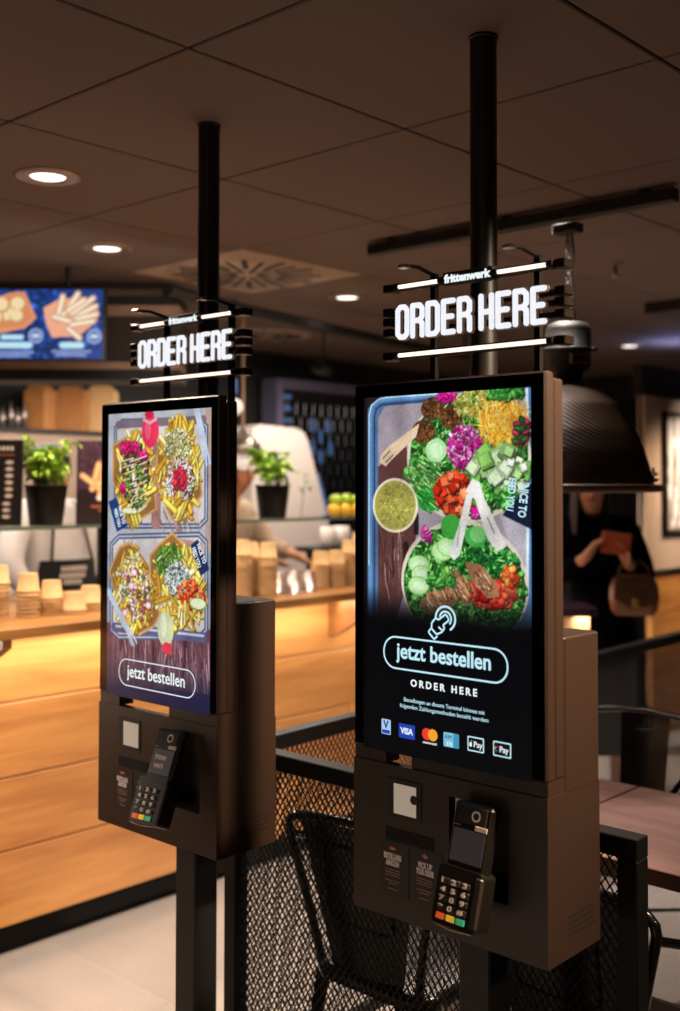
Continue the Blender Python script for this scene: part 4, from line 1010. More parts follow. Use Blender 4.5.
BZ = math.atan2(0.6775, 0.7355)
board((-3.742, 2.062, SZ + .0005), BZ, 0.205, 0.315, 'black menu board with pale price column at the left edge above the bar', menu_list)
board((-3.62, 2.455, SZ + .0005), BZ, 0.20, 0.320, 'fries poster board half hidden behind the fries kiosk', fries_poster, 'poster')
for i, (y, z, m, s_, lb) in enumerate(((3.80, .030, 'lemon', .034, 'yellow lemon at the left end of the fruit pile'), (3.875, .031, 'lemon', .036, 'large yellow lemon in front of the fruit pile'), (3.95, .030, 'lemon', .035, 'yellow lemon at the right end of the fruit pile'), (3.835, .075, 'lime', .033, 'green lime on the left top of the fruit pile'), (3.91, .078, 'lime', .033, 'green lime on the right top of the fruit pile'), (3.98, .072, 'lime', .032, 'green lime nearest the salad kiosk on the fruit pile'))):
    o = MB(); o.ball((0, 0, 0), s_, s_ * 1.15, s_ * .92, 18); o.ball((0, s_ * 1.12, 0), .007, .008, .007, 8)
    o = o.build('lemon' if m == 'lemon' else 'lime', M[m], None, loc=(-3.60 + (.02 if z < .05 else 0), y + .075, SZ + z)); tag(o, lb, 'fruit', 'lemons and limes on the glass shelf')
# ================================================================ PEOPLE
def skin_mesh(name, chains, root_key, mat, parent, sub=2):
    """chains: lists of (key, point, radius); shared keys join the chains into one surface"""
    idx = {}; vs = []; rad = []; ed = []
    for ch in chains:
        prev = None
        for key, p, r in ch:
            if key not in idx: idx[key] = len(vs); vs.append(p); rad.append(r)
            if prev is not None and prev != idx[key]: ed.append((prev, idx[key]))
            prev = idx[key]
    me = bpy.data.meshes.new(name + '_sk'); me.from_pydata(vs, ed, []); me.update()
    t = bpy.data.objects.new(name + '_sk', me); COL.objects.link(t)
    t.modifiers.new('s', 'SKIN'); sb = t.modifiers.new('b', 'SUBSURF'); sb.levels = sub; sb.render_levels = sub
    for i, r in enumerate(rad):
        d = me.skin_vertices[0].data[i]; rr = r if isinstance(r, tuple) else (r, r); d.radius = rr; d.use_root = (i == idx[root_key])
    bpy.context.view_layer.update()
    m2 = bpy.data.meshes.new_from_object(t.evaluated_get(bpy.context.evaluated_depsgraph_get()))
    bpy.data.objects.remove(t)
    m2.name = name; m2.materials.clear(); m2.materials.append(mat)
    m2.polygons.foreach_set('use_smooth', [True] * len(m2.polygons))
    return link(name, m2, parent)
def person(label, loc, rz, arms, top, top_mat, leg_mat, hair_len, head=(0, -0.03), skirt=False, long_sleeve=True):
    root = thing('person', label, 'person', loc, rz)
    hx_, hy = head
    def hand(sd, wr, d):
        wr = Vector(wr); d = Vector(d).normalized(); side = d.cross(Vector((0, 0, 1))).normalized() * (1 if sd == 'r' else -1)
        if side.length < .5: side = Vector((1, 0, 0))
        pal = wr + d * 0.075; out = [[('w' + sd, tuple(wr), 0.026), ('p' + sd, tuple(wr + d * .035), (0.036, 0.02)), ('q' + sd, tuple(pal), (0.038, 0.018))]]
        cur = Vector((0, -0.012, -0.012))
        for k, (o_, L) in enumerate(((-.030, .060), (-.010, .072), (.010, .066), (.028, .050))):
            b0 = pal + side * o_
            out.append([('q' + sd, tuple(pal), 0), ('f%s%da' % (sd, k), tuple(b0 + d * .012), 0.0095), ('f%s%db' % (sd, k), tuple(b0 + d * L * .6 + cur), 0.0085), ('f%s%dc' % (sd, k), tuple(b0 + d * L + cur * 2.4), 0.007)])
        th = wr + d * .03 - side * .034
        out.append([('p' + sd, tuple(wr + d * .035), 0), ('t%sa' % sd, tuple(th), 0.012), ('t%sb' % sd, tuple(th + d * .03 - side * .018), 0.010), ('t%sc' % sd, tuple(th + d * .055 - side * .016 + cur), 0.008)])
        return out
    body = [[('pel', (0, 0, .93), (.15, .11)), ('wai', (0, 0, 1.08), (.125, .095)), ('che', (0, 0, 1.27), (.150, .105)), ('nb', (0, 0.005, 1.42), (.085, .07)), ('nk', (hx_ * .6, hy * .5 + .006, 1.465), .046), ('jaw', (hx_, hy - .004, 1.522), (.060, .070)), ('mid', (hx_, hy + .004, 1.572), (.080, .092)), ('cra', (hx_, hy + .012, 1.628), (.078, .090)), ('tp', (hx_, hy + .012, 1.668), (.042, .052))],
            [('jaw', (hx_, hy - .004, 1.522), (.060, .070)), ('chin', (hx_, hy - .062, 1.492), .026)]]
    for sd, s in (('l', -1), ('r', 1)):
        body.append([('pel', 0, 0), ('hip' + sd, (s * .095, 0, .87), .092), ('kn' + sd, (s * .10, -.01, .48), .058), ('an' + sd, (s * .105, .01, .09), .040), ('hl' + sd, (s * .105, -.02, .035), .036), ('to' + sd, (s * .115, -.15, .025), (.040, .024))])
        el, wr, d = arms[sd]
        body.append([('che', 0, 0), ('sh' + sd, (s * .165, 0.005, 1.385), .058), ('el' + sd, el, .040), ('w' + sd, wr, .026)])
        body += hand(sd, wr, d)
    ref = {}
    for c in body:
        for k, p, r in c:
            if p != 0 and k not in ref: ref[k] = (p, r)
    body = [[(k, *ref[k]) for k, p, r in c] for c in body]
    b = skin_mesh('body', body, 'pel', M['skin'], root)
    # face and ears
    f = MB(); F = Vector((hx_, hy - .004, 1.572))
    nz = MB(); nz.tube([F + Vector((0, -.085, .012)), F + Vector((0, -.098, -.010)), F + Vector((0, -.104, -.026)), F + Vector((0, -.088, -.034))], [.007, .010, .013, .008], 8); nz.build('nose', M['skin'], root)
    for s in (-1, 1):
        e = MB(); e.ball(F + Vector((s * .031, -.074, .010)), .0135, .012, .0085, 12); eb = e.build('eye', M['eye'], root)
        i = MB(); i.ball(F + Vector((s * .031, -.0845, .010)), .006, .003, .006, 10); i.build('iris', M['iris'], eb)
        w = MB(); w.tube([F + Vector((s * .014, -.088, .030)), F + Vector((s * .032, -.089, .036)), F + Vector((s * .050, -.078, .030))], .0032, 6); w.build('eyebrow', M['hair'], root)
        a = MB(); a.ball(F + Vector((s * .080, .014, -.004)), .010, .020, .030, 12); a.build('ear', M['skin'], root)
    mo = MB(); mo.tube([F + Vector((-.024, -.077, -.056)), F + Vector((0, -.088, -.054)), F + Vector((.024, -.077, -.056))], [.003, .006, .003], 8); mo.build('mouth', M['lip'], root)
    # hair: cap plus fall
    h = MB(); n = 24; rows = 12; vs = []; fs = []
    for i in range(rows + 1):
        t = i / rows; z = 1.572 + .108 - t * (.108 + hair_len)
        for k in range(n + 1):
            a = -0.25 * PI + 1.5 * PI * k / n
            rr = math.sqrt(max(0, 1 - max(0, (z - 1.592) / .088) ** 2)); g = 1.0 + .12 * max(0, (1.572 - z) / .2)
            q = 1.0 if z > 1.607 else 1.0
            an = a if z < 1.607 else (-0.25 * PI + 1.5 * PI * k / n)
            vs.append((hx_ + .091 * rr * g * math.cos(an), hy + .012 + .101 * rr * g * math.sin(an), z + .006 * math.sin(k * 2.3)))
    for i in range(rows):
        for k in range(n): fs.append((i * (n + 1) + k, i * (n + 1) + k + 1, (i + 1) * (n + 1) + k + 1, (i + 1) * (n + 1) + k))
    h._add(vs, fs, True); h.ball((hx_, hy + .016, 1.634), .089, .100, .060, 20); h.build('hair', M['hair'], root)
    # clothing follows the body, a little larger
    cl = [[('pel', (0, 0, .90), (.175, .135)), ('wai', (0, 0, 1.08), (.150, .118)), ('che', (0, 0, 1.27), (.172, .126)), ('nb', (0, .005, 1.41), (.105, .098))] + ([('col', (0, .002, 1.455), (.085, .085))] if skirt else [])]
    for sd, s in (('l', -1), ('r', 1)):
        el, wr, d = arms[sd]
        e_, w_ = Vector(el), Vector(wr)
        c = [('che', (0, 0, 1.27), 0), ('sh' + sd, (s * .162, .005, 1.378), .078), ('el' + sd, el, .058)]
        if long_sleeve: c.append(('cf' + sd, tuple(e_.lerp(w_, .88)), .042))
        cl.append([cl[0][2] if k == 'che' else (k, p, r) for k, p, r in c])
    skin_mesh(top, cl, 'pel', top_mat, root)
    if skirt:
        s_ = MB(); s_.lathe([(.16, 1.06), (.185, .95), (.215, .75), (.25, .45), (.262, .32), (.256, .32), (.20, .75), (.15, 1.05)], n=32); s_.build('long_skirt', leg_mat, root)
    else:
        tr = [[('pel', (0, 0, .95), (.165, .125)), ('pz', (0, 0, .86), (.16, .12))]]
        for sd, s in (('l', -1), ('r', 1)): tr.append([tr[0][1], ('h' + sd, (s * .10, 0, .78), .098), ('k' + sd, (s * .102, -.01, .48), .076), ('a' + sd, (s * .107, .005, .10), .062)])
        skin_mesh('trousers', tr, 'pel', leg_mat, root)
    for s in (-1, 1):
        sh = MB(); sh.ball((s * .112, -.07, .035), .048, .135, .036, 16); sh.build('shoe', M['kiosk_dark'], root)
    return root

# bar staff in white shirt with bib apron, behind the first basil
p = person('person in white shirt and black bib apron behind the bar, head behind the basil', (-4.36, 2.83, 0), PI / 2,
           {'l': ((-.265, -.10, 1.19), (-.225, -.20, 1.06), (.2, -.6, -.6)), 'r': ((.25, .02, 1.12), (.20, -.20, 1.06), (-.2, -.8, -.3))}, 'shirt', M['shirt'], M['apron'], 0.02, (-0.05, -0.06))
p.scale = (1.05, 1.05, 1.05)
ap = MB(); vs = []
for j in range(13):
    z = 1.195 - j * .06; w = 0.135 + (.08 if j > 3 else .012 * j)
    for i in range(9):
        u = -1 + i / 4; x = u * w + .02; vs.append((x, -0.140 - (.01 if z < 1.1 else 0) + .075 * u * u * (w / .2) ** 1.2, z))
ap._add(vs, [(j * 9 + i, j * 9 + i + 1, j * 9 + 10 + i, j * 9 + 9 + i) for j in range(12) for i in range(8)], True)
a_ = ap.build('apron', M['apron'], p)
mk = MB()
for ln, (z, w) in enumerate(((1.160, .058), (1.131, .064), (1.104, .046))):
    x = -w
    while x < w:
        mk.prism(rrect(x + .012, x + .026, z - .012, z + .010, .003, 2), 'xz', -0.1475, -0.144); x += .0185
mk.build('apron_print', M['label_white'], a_)
for s in (-1, 1):
    st = MB(); st.tube([(.02 + s * .10, -.128, 1.195), (s * .075, -.128, 1.34), (s * .065, -.06, 1.44)], .006, 6); st.build('apron_strap', M['apron'], a_)
# second staff member bending over, behind the second basil
p2 = person('person in beige top reaching down behind the bar, right of the fries kiosk', (-4.38, 3.90, 0), PI / 2 + .25,
       {'l': ((-.24, -.10, 1.18), (-.10, -.26, 1.17), (.9, -.4, -.2)), 'r': ((.20, -.13, 1.20), (.17, -.30, 1.165), (.5, -.7, -.5))}, 'shirt', M['beige'], M['apron'], 0.05, (-0.06, -0.09))
p2.scale = (1.05, 1.05, 1.05)
# customer in black with a book and a brown bag
cr = math.atan2(0.6775, 0.7355)
cust = person('person in long black coat holding a rust brown book beside a brown handbag', (-2.78, 4.92, 0), cr - 0.12,
              {'l': ((-.21, -.05, 1.13), (-.075, -.235, 1.245), (.5, -.15, .75)), 'r': ((.235, -.03, 1.12), (.12, -.23, 1.22), (-.35, -.15, .8))}, 'coat', M['coat'], M['coat'], 0.22, (-0.035, -0.05), True)
R2 = Matrix.Translation((-2.78, 4.92, 0)) @ Matrix.Rotation(cr - .12, 4, 'Z')
bk = MB(); bk.bbox(0, .135, -.014, .014, -.05, .05, .003)
bo = bk.build('book', M['book'], None); bo.matrix_world = R2 @ Matrix.Translation((-.005, -.268, 1.325)) @ Matrix.Rotation(.12, 4, 'Y'); tag(bo, 'rust brown book held up by the person in black', 'book')
pg = MB(); pg.box(.003, .132, -.010, .010, -.0505, .0505); pg.build('pages', M['label_white'], bo)
bg = thing('handbag', 'brown leather handbag hanging at the side of the person in black', 'handbag', tuple(R2 @ Vector((.150, -.225, .975))), cr - .12); bg.scale = (.86, .86, .86)
m = MB(); vs = []; fs = []
prof = [(.10, .035, 0), (.125, .05, .03), (.135, .055, .10), (.128, .045, .17), (.110, .028, .205), (.06, .02, .225)]
n = 20
for w, d, z in prof:
    for k in range(n):
        a = 2 * PI * k / n; c, s = math.cos(a), math.sin(a); vs.append((w * math.copysign(abs(c) ** .6, c), d * math.copysign(abs(s) ** .6, s), z))
fs = [(i * n + k, i * n + (k + 1) % n, (i + 1) * n + (k + 1) % n, (i + 1) * n + k) for i in range(5) for k in range(n)] + [tuple(range(n))[::-1], tuple(range(5 * n, 6 * n))]
m._add(vs, fs, True); m.build('bag_body', M['leather'], bg)
fl = MB(); fl._add([(-.10, -.034, .212), (.10, -.034, .212), (.118, -.062, .10), (.05, -.066, .055), (-.05, -.066, .055), (-.118, -.062, .10)], [(0, 1, 2, 3, 4, 5)]); fl.build('flap', M['leather2'], bg)
cl = MB(); cl.bbox(-.018, .018, -.074, -.065, .055, .10, .002); cl.build('clasp', M['brass'], bg)
for s in (-1, 1):
    hd = MB(); hd.tube([(-.085, s * .022, .20), (-.075, s * .016, .265), (-.03, 0, .297), (.03, 0, .297), (.075, s * .016, .265), (.085, s * .022, .20)], .006, 8); hd.build('handle', M['leather2'], bg)

# ================================================================ ROOM SHELL
fl = MB(); ts = 0.98
X0 = -3.40 - 6 * 0.68
for i in range(-6, 12):
    for j in range(-4, 12):
        x = -3.40 + i * 0.68; y = 2.206 + j * 1.36 + (0.0 if i % 2 == 0 else 0.0)
        k = 0.95 + .10 * rnd.random(); fl.col = (k, k, k)
        fl.box(x + .002, x + .678, y + .002, y + 1.358, -0.02, 0)
fm, nt, b = new_mat('pale_stone_tile')
at = nt.nodes.new('ShaderNodeAttribute'); at.attribute_name = 'pic'
nz = nt.nodes.new('ShaderNodeTexNoise'); nz.inputs['Scale'].default_value = 5; nz.inputs['Detail'].default_value = 8
tc = nt.nodes.new('ShaderNodeTexCoord'); nt.links.new(tc.outputs['Object'], nz.inputs['Vector'])
rp = nt.nodes.new('ShaderNodeValToRGB'); rp.color_ramp.elements[0].color = (*hx('877e78'), 1); rp.color_ramp.elements[1].color = (*hx('a1978f'), 1)
mm = nt.nodes.new('ShaderNodeMix'); mm.data_type = 'RGBA'; mm.blend_type = 'MULTIPLY'; mm.inputs[0].default_value = 1
nt.links.new(nz.outputs['Fac'], rp.inputs[0]); nt.links.new(rp.outputs[0], mm.inputs[6]); nt.links.new(at.outputs['Color'], mm.inputs[7]); nt.links.new(mm.outputs[2], b.inputs['Base Color'])
b.inputs['Roughness'].default_value = .45
M['tile'] = fm
fl.col = (1.5, 1.45, 1.4); fl.box(-8, 5, -4, 12, -0.03, -0.001)
struct(fl.build('floor', M['tile'], None, attr=True))
ce = MB(); px, py = 0.6867, 0.7025
for i in range(-10, 8):
    for j in range(-7, 14):
        x = -1.06 + i * px; y = 1.447 + j * py; g = .0035
        ce.m = 1 if (i, j) == (-4, 2) else 0
        ce.bbox(x + g, x + px - g, y + g, y + py - g, CEIL, CEIL + 0.02, 0.003)
ce.m = 2; ce.box(-8, 5, -4, 12, CEIL + .012, CEIL + 0.05)
struct(ce.build('ceiling', [M['ceil'], M['ceil_pale'], M['gap']], None))
def wall(name, x0, x1, y0, y1, z0, z1, mat): return struct(MB().box(x0, x1, y0, y1, z0, z1).build(name, mat, None))
wall('wall_kitchen', -5.62, -5.5, -1, 9.0, 0, CEIL, M['darkwall'])
wall('wall_far', -5.5, 2.6, 9.0, 9.1, 0, CEIL, M['darkwall'])
wall('wall_right', 2.6, 2.7, -2.5, 9.0, 0, CEIL, M['darkwall'])
wall('wall_behind', -5.5, 2.6, -2.6, -2.5, 0, CEIL, M['darkwall'])
# projecting white wall on the right with wainscot and framed picture
WX = -3.1
wall('wall_picture', WX - 0.03, WX, 6.03, 9.0, 1.066, 2.12, M['wallwhite'])
wall('trim_corner', WX - 0.02, WX + 0.018, 6.03, 6.16, 1.066, 2.12, M['wallwhite'])
sk = MB(); sk.col = (1, .95, .9)
for k in range(4): sk.box(WX - 0.028, WX + .012, 6.12, 9.0, 0.09 + k * .243, 0.328 + k * .243)
struct(sk.build('trim_wainscot', M['wood'], None, attr=True))
wall('trim_rail', WX - .03, WX + .03, 6.12, 9.0, 1.062, 1.080, M['kiosk_dark'])
wall('trim_bulkhead', WX - .04, WX + .02, 6.0, 9.0, 2.12, 2.30, M['darkwall']); wall('wall_header', -5.5, WX - .26, 8.3, 8.5, 2.28, CEIL, M['darkwall'])
fr = thing('picture_frame', 'framed picture with pale figures on the white wall at the right edge', 'picture', (WX + .001, 6.30, 1.315))
f_ = MB(); w_, h_ = 1.05, .70
f_.box(0, .03, -.02, w_ + .02, -.02, 0); f_.box(0, .03, -.02, w_ + .02, h_, h_ + .02); f_.box(0, .03, -.02, 0, -.02, h_ + .02); f_.box(0, .03, w_, w_ + .02, -.02, h_ + .02); f_.build('frame', M['kiosk_dark'], fr)
cv = Canvas(120, h_ / w_, 'a89a92'); cv.scat((.5, .33), .5, .34, 60, .25, .35, ['d8cdc6', '8d7d74', '5c4a44', 'efe6e0'], 0)
for x in (.07, .16, .31, .47, .62, .8): cv.seg((x, .05), (x + .03, .62), .06, 'efe9e6'); cv.seg((x + .05, .2), (x + .01, .6), .02, '4a3a36')
cv.build('picture_print', w_, M['poster'], fr, (.012, 0, h_), (0, 0, PI / 2))

# ================================================================ CEILING FITTINGS
def downlight(x, y, label, on=40):
    r = thing('downlight', label, 'ceiling light', (x, y, CEIL))
    m = MB(); m.lathe([(.052, -.001), (.056, -.007), (.085, -.007), (.095, -.003), (.096, .0)], n=36); m.lathe([(.052, -.001), (.050, .012), (.047, .016)], n=36); m.build('ring', M['trimring'], r)
    d = MB(); d.lathe([(.0005, -.0035), (.050, -.003), (.0515, .0)], n=32); d.build('diffuser', M['downlight'], r)
    l = bpy.data.lights.new('downlight_lamp', 'SPOT'); l.energy = on; l.color = (1, .78, .58); l.spot_size = 2.3; l.spot_blend = .7; l.shadow_soft_size = .05
    lo = bpy.data.objects.new('downlight_lamp', l); COL.objects.link(lo); lo.location = (x, y, CEIL - .02)
for x, y, lb, e in ((-2.783, 1.782, 'recessed ceiling light with wide pale ring, nearest the viewer', 80), (-3.478, 2.488, 'recessed ceiling light above the menu screen', 40), (-3.547, 3.925, 'recessed ceiling light between the two lit signs', 40), (-3.45, 6.55, 'recessed ceiling light far back right of the hanging lamp', 40)):
    downlight(x, y, lb, e)
def vent(x, y, label, r1=.335):
    r = thing('ceiling_vent', label, 'air vent', (x, y, CEIL))
    MB().lathe([(.0005, -.006), (r1, -.006), (r1 + .008, .0)], n=40).build('plate', M['ceil_pale'], r)
    for k in range(24):
        a = 2 * PI * k / 24
        mt = Matrix.Rotation(a, 4, 'Z'); a0, a1 = (.14, r1 - .02) if k % 2 else (.05, r1 - .05)
        s = MB(); s.box(a0, a1, -.012 if k % 2 else -.009, .012 if k % 2 else .009, -.0085, -.0058, mt)
        s.build('slot', M['kiosk_dark'], r)
vent(-3.465, 3.20, 'round slotted ceiling vent above the fries kiosk sign'); vent(-4.84, 4.62, 'farther round ceiling vent over the bar kitchen', .27)
# light track and hanging lamp
tr = thing('lighting_track', 'black lighting track along the ceiling behind the salad kiosk pole', 'light track', (-2.07, 3.085, CEIL))
MB().bbox(-0.60, 0.60, -.022, .022, -.052, -.012, .003).build('track', M['kiosk_dark'], tr)
for x in (-.5, .0, .5): MB().box(x - .015, x + .015, -.012, .012, -.012, 0).build('fixing', M['kiosk_dark'], tr)
lp = thing('pendant_lamp', 'large black perforated dome lamp hanging on a chain behind the salad kiosk', 'pendant lamp', (-1.862, 3.125, 0))
m = MB()
m.bbox(-.045, .045, -.025, .025, 2.405, 2.437, .004); m.build('canopy', M['kiosk_dark'], lp)
c = MB(); k = 0; z = 2.408
while z > 2.165:
    pts = []
    for q in range(10):
        a = 2 * PI * q / 10; u, w = .007 * math.cos(a), .016 * math.sin(a)
        pts.append((u, 0, z - .016 + w) if k % 2 else (0, u, z - .016 + w))
    c.tube(pts, .0022, 6, closed=True); z -= .0262; k += 1
c.build('chain', M['kiosk_dark'], lp)
cd = MB(); cd.tube([(.012, .004, 2.41), (.02, .004, 2.34), (.012, .0, 2.27), (.018, .004, 2.2), (.01, 0, 2.12)], .004, 8); cd.build('cord', M['kiosk_dark'], lp)
rg = MB(); rg.tube([(.022 * math.cos(2 * PI * q / 16), 0, 2.142 + .022 * math.sin(2 * PI * q / 16)) for q in range(16)], .0045, 8, closed=True); rg.build('ring', M['metal'], lp)
hb = MB(); hb.lathe([(.0005, 2.118), (.048, 2.117), (.064, 2.110), (.072, 2.092), (.073, 2.034), (.086, 2.032), (.086, 2.020), (.073, 2.018), (.072, 1.978), (.062, 1.960), (.045, 1.955), (.045, 1.925), (.0005, 1.925)], n=40)
hb.bbox(.066, .098, -.012, .012, 2.016, 2.032, .003); hs = hb.build('ballast_housing', M['kiosk_dark'], lp)
bp = MB(); mt = Matrix.Rotation(-.45, 4, 'Z'); bp.box(.060, .0755, -.038, .022, 1.978, 2.010, mt); b1 = bp.build('rating_plate', M['brass'], hs)
b2 = MB(); b2.box(.0755, .0762, -.033, .017, 1.984, 2.004, mt); b2.build('plate_print', M['kiosk_dark'], b1)
def lampr(t):
    T = (0, .02, .065, .23, .47, .65, .82, 1.0); Rr_ = (.045, .072, .098, .158, .208, .233, .250, .266)
    for a, b_, p, q_ in zip(T, T[1:], Rr_, Rr_[1:]):
        if t <= b_ + 1e-9: return p + (q_ - p) * (t - a) / (b_ - a)
    return .266
# shade: dome with a lattice of holes read as relief
sh = MB(); rows, n = 40, 110; vs = []; fs = []
for j in range(rows + 1):
    t = j / rows; z = 1.925 - .335 * t; r = lampr(t)
    for k in range(n):
        d = .0016 * (1 if (j + k) % 2 else -1) if 1 < j < rows - 1 else 0
        a = 2 * PI * (k + .25 * j) / n; vs.append(((r + d) * math.cos(a), (r + d) * math.sin(a), z))
for j in range(rows):
    for k in range(n): fs.append((j * n + k, j * n + (k + 1) % n, (j + 1) * n + (k + 1) % n, (j + 1) * n + k))
sh._add(vs, fs); sh.build('shade', M['lampshade'], lp)
rm = MB(); rm.lathe([(.264, 1.596), (.286, 1.596), (.288, 1.593), (.288, 1.573), (.260, 1.571), (.260, 1.594)], n=64); rm.build('rim', pbr('dark_bronze_rim', '5a4434', .45, .2, .15, 40), lp)
for a in (cr + .05, cr + PI * .66, cr - PI * .66):
    w = MB(); x, y = .275 * math.cos(a), .275 * math.sin(a); w.tube([(x, y, 1.594), (x, y, 1.65)], .0045, 6); w.bbox(x - .013, x + .013, y - .013, y + .013, 1.604, 1.615, .002); w.bbox(x - .014, x + .014, y - .010, y + .010, 1.624, 1.634, .002); w.build('wing_bolt', M['kiosk_dark'], lp)
s = thing('sprinkler', 'small glass-bulb sprinkler under the ceiling right of the lamp chain', 'sprinkler', (-2.181, 4.024, CEIL))
MB().lathe([(.0005, -.014), (.028, -.012), (.04, 0)], n=24).build('rose', M['ceil'], s); MB().lathe([(.0005, -.06), (.010, -.058), (.010, -.03), (.006, -.014)], n=12).build('bulb', M['heat'], s); MB().lathe([(.0005, -.064), (.017, -.062), (.017, -.060), (.0005, -.0605)], n=16).build('deflector', M['chrome'], s)
t2 = thing('lighting_track', 'short black track on the ceiling at the far right edge', 'light track', (-2.25, 5.2, CEIL)); MB().bbox(-.32, .9, -.17, .17, -.055, 0, .004).build('track', M['kiosk_dark'], t2)
# suspended canopy over the bar and its rail
cn = thing('bar_canopy', 'dark suspended canopy with tan strips over the bar behind the menu screen', 'canopy', (-4.10, 2.86, 0), BZ)
MB().box(-.75, .38, 0, .25, 2.385, 2.425).build('upper_band', M['kiosk_dark'], cn)
MB().box(-.75, .38, .012, .25, 2.338, 2.385).build('tan_strip', M['strip'], cn)
MB().box(-.75, .38, .02, .25, 2.13, 2.338).build('fascia', pbr('brown_fascia', '2e221c', .7), cn)
MB().box(-.75, .38, -.01, .25, 2.098, 2.13).build('tan_strip', M['strip'], cn)
MB().box(-.75, .38, .0, .25, 2.05, 2.098).build('lower_band', M['kiosk_dark'], cn)
for x in (-.6, .3):
    MB().box(x - .01, x + .01, .1, .12, 2.425, CEIL).build('hanger', M['kiosk_dark'], cn)
rl = MB(); rl.tube([(-3.50, 2.80, 2.375), (-3.61, 3.16, 2.375), (-3.74, 3.9, 2.37), (-3.82, 4.56, 2.36), (-3.95, 5.6, 2.36)], .026, 8); rl = rl.build('ceiling_pipe', M['kiosk_dark'], None); tag(rl, 'black pipe rail under the ceiling between the two lit signs', 'pipe')
for y, x in ((3.16, -3.61), (4.56, -3.82), (5.4, -3.924)): MB().tube([(x, y, 2.38), (x, y, CEIL)], .008, 8).build('hanger', M['kiosk_dark'], rl)
sp = thing('spotlight', 'small dark spotlight hanging from the ceiling left of the salad kiosk', 'spotlight', (-4.45, 4.72, 2.27)); mt = Matrix.Rotation(-1.2, 4, 'Y')
m = MB(); m.lathe([(.0005, -.06), (.035, -.055), (.045, .06), (.04, .06), (.0005, .05)], n=20, mat=mt); m.build('head', M['kiosk_dark'], sp); MB().tube([(0, 0, .03), (0, 0, CEIL - 2.27)], .007, 8).build('stem', M['kiosk_dark'], sp)
# menu screen
ms = thing('menu_screen', 'lit blue menu screen showing fries and nuggets above the bar', 'screen', (-3.772, 2.68, 2.392), math.atan2(.286, .311))
DW = .60
MB().bbox(-DW - .012, .012, -.0, .04, -.298, .012, .004).build('housing', M['kiosk_dark'], ms)
cv = Canvas(200, .475, '1c3f8c'); cv.scat((.5, .24), .5, .25, 200, .10, .5, ['1f4596', '193a80', '2750a6', '16336f'], 0)
def q(x, y): return (.300 + x * .001220 - .0, (y - 112) * .00122)          # menu crop -> canvas
for x0 in (0, ):
    cv.poly([q(60, 128), q(135, 122), q(205, 272), q(140, 330), q(-20, 362), q(-120, 300), q(-90, 180)], 'e89a72'); cv.poly([q(60, 138), q(128, 132), q(190, 268), q(130, 318), q(-15, 340), q(-100, 290), q(-75, 190)], 'd88a5c')
    for (x, y, r) in ((100, 195, .055), (40, 250, .06), (95, 262, .05), (-30, 270, .06), (10, 200, .055), (-60, 220, .055)): cv.ell(q(x, y), r, r * .95, 'c9905a'); cv.ell(q(x - 4, y - 5), r * .85, r * .8, 'f0d9a8')
    cv.poly([q(240, 215), q(330, 165), q(480, 150), q(550, 230), q(545, 290), q(440, 375), q(290, 382), q(255, 300)], 'f0a988')
    for a, b_ in (((350, 150), (320, 280)), ((435, 135), (350, 260)), ((520, 160), (400, 250)), ((535, 205), (400, 275)), ((540, 250), (380, 290)), ((300, 265), (440, 305)), ((520, 290), (400, 310)), ((380, 330), (445, 385)), ((470, 170), (380, 230))): cv.seg(q(*a), q(*b_), .046, 'd89a68'); cv.seg(q(*a), q(*b_), .036, 'f6d8c0', True)
    for x, y in ((200, 372), (528, 375)): cv.ell(q(x, y), .051, .051, 'b8c8e8'); cv.ell(q(x, y), .042, .042, '6a80b8'); cv.seg(q(x - 14, y), q(x + 14, y), .02, 'dfe8f6')
    for x0_, x1_, y_, w_ in ((5, 130, 380, .035), (-60, 175, 425, .045), (340, 465, 425, .045)): cv.seg(q(x0_ + 10, y_), q(x1_ - 10, y_), w_, 'bfe6f4')
    for x0_, x1_, y_ in ((-60, 185, 465), (-40, 160, 485), (295, 505, 460), (315, 480, 480)): cv.seg(q(x0_, y_), q(x1_, y_), .018, '8f9fd0')
cv.build('menu_picture', DW, M['lit_menu'], ms, (-DW, -.0012, -.002))
MB().tube([(-.15, .03, 0.0), (-.15, .03, CEIL - 2.392)], .012, 8).build('ceiling_mount', M['kiosk_dark'], ms)

# ================================================================ BACK BAR
bb = thing('back_counter', 'pale back counter unit with tiled top behind the bar', 'counter', (-5.5, 0, 0))
MB().box(0, .40, .5, 4.30, 0, 1.86).build('cladding', pbr('taupe_cladding', '8c7666', .7, 0, .08, 8), bb); MB().box(0, .42, .5, 4.32, 1.86, 1.88).build('top_board', M['darkwall'], bb)
MB().box(.40, .55, .5, 4.3, 1.04, 1.07).build('work_shelf', M['white'], bb); MB().box(.40, .52, .5, 4.3, 1.30, 1.33).build('steel_rail', M['white'], bb)
for i, (px_, w, h_, rz, mt, lb) in enumerate(((3.335, .12, .215, .5, 'kraft_dark', 'brown cardboard carton left of two on the high back shelf'), (3.535, .165, .22, .75, 'kraft_dark', 'wider brown cardboard carton on the high back shelf'), (3.74, .16, .235, .75, 'kraft', 'brown carton half hidden by the fries kiosk top'))):
    cbx = thing('cardboard_box', lb, 'box', (-5.26, px_, 1.8805), rz)
    MB().box(-w / 2, w / 2, -.07, .07, 0, h_).build('carton', M[mt], cbx); g = MB(); g.prism([(-w / 2, h_), (w / 2, h_), (w * .3, h_ + .03), (-w * .3, h_ + .03)], 'xz', -.05, .05); g.build('lid_flap', M[mt], cbx)
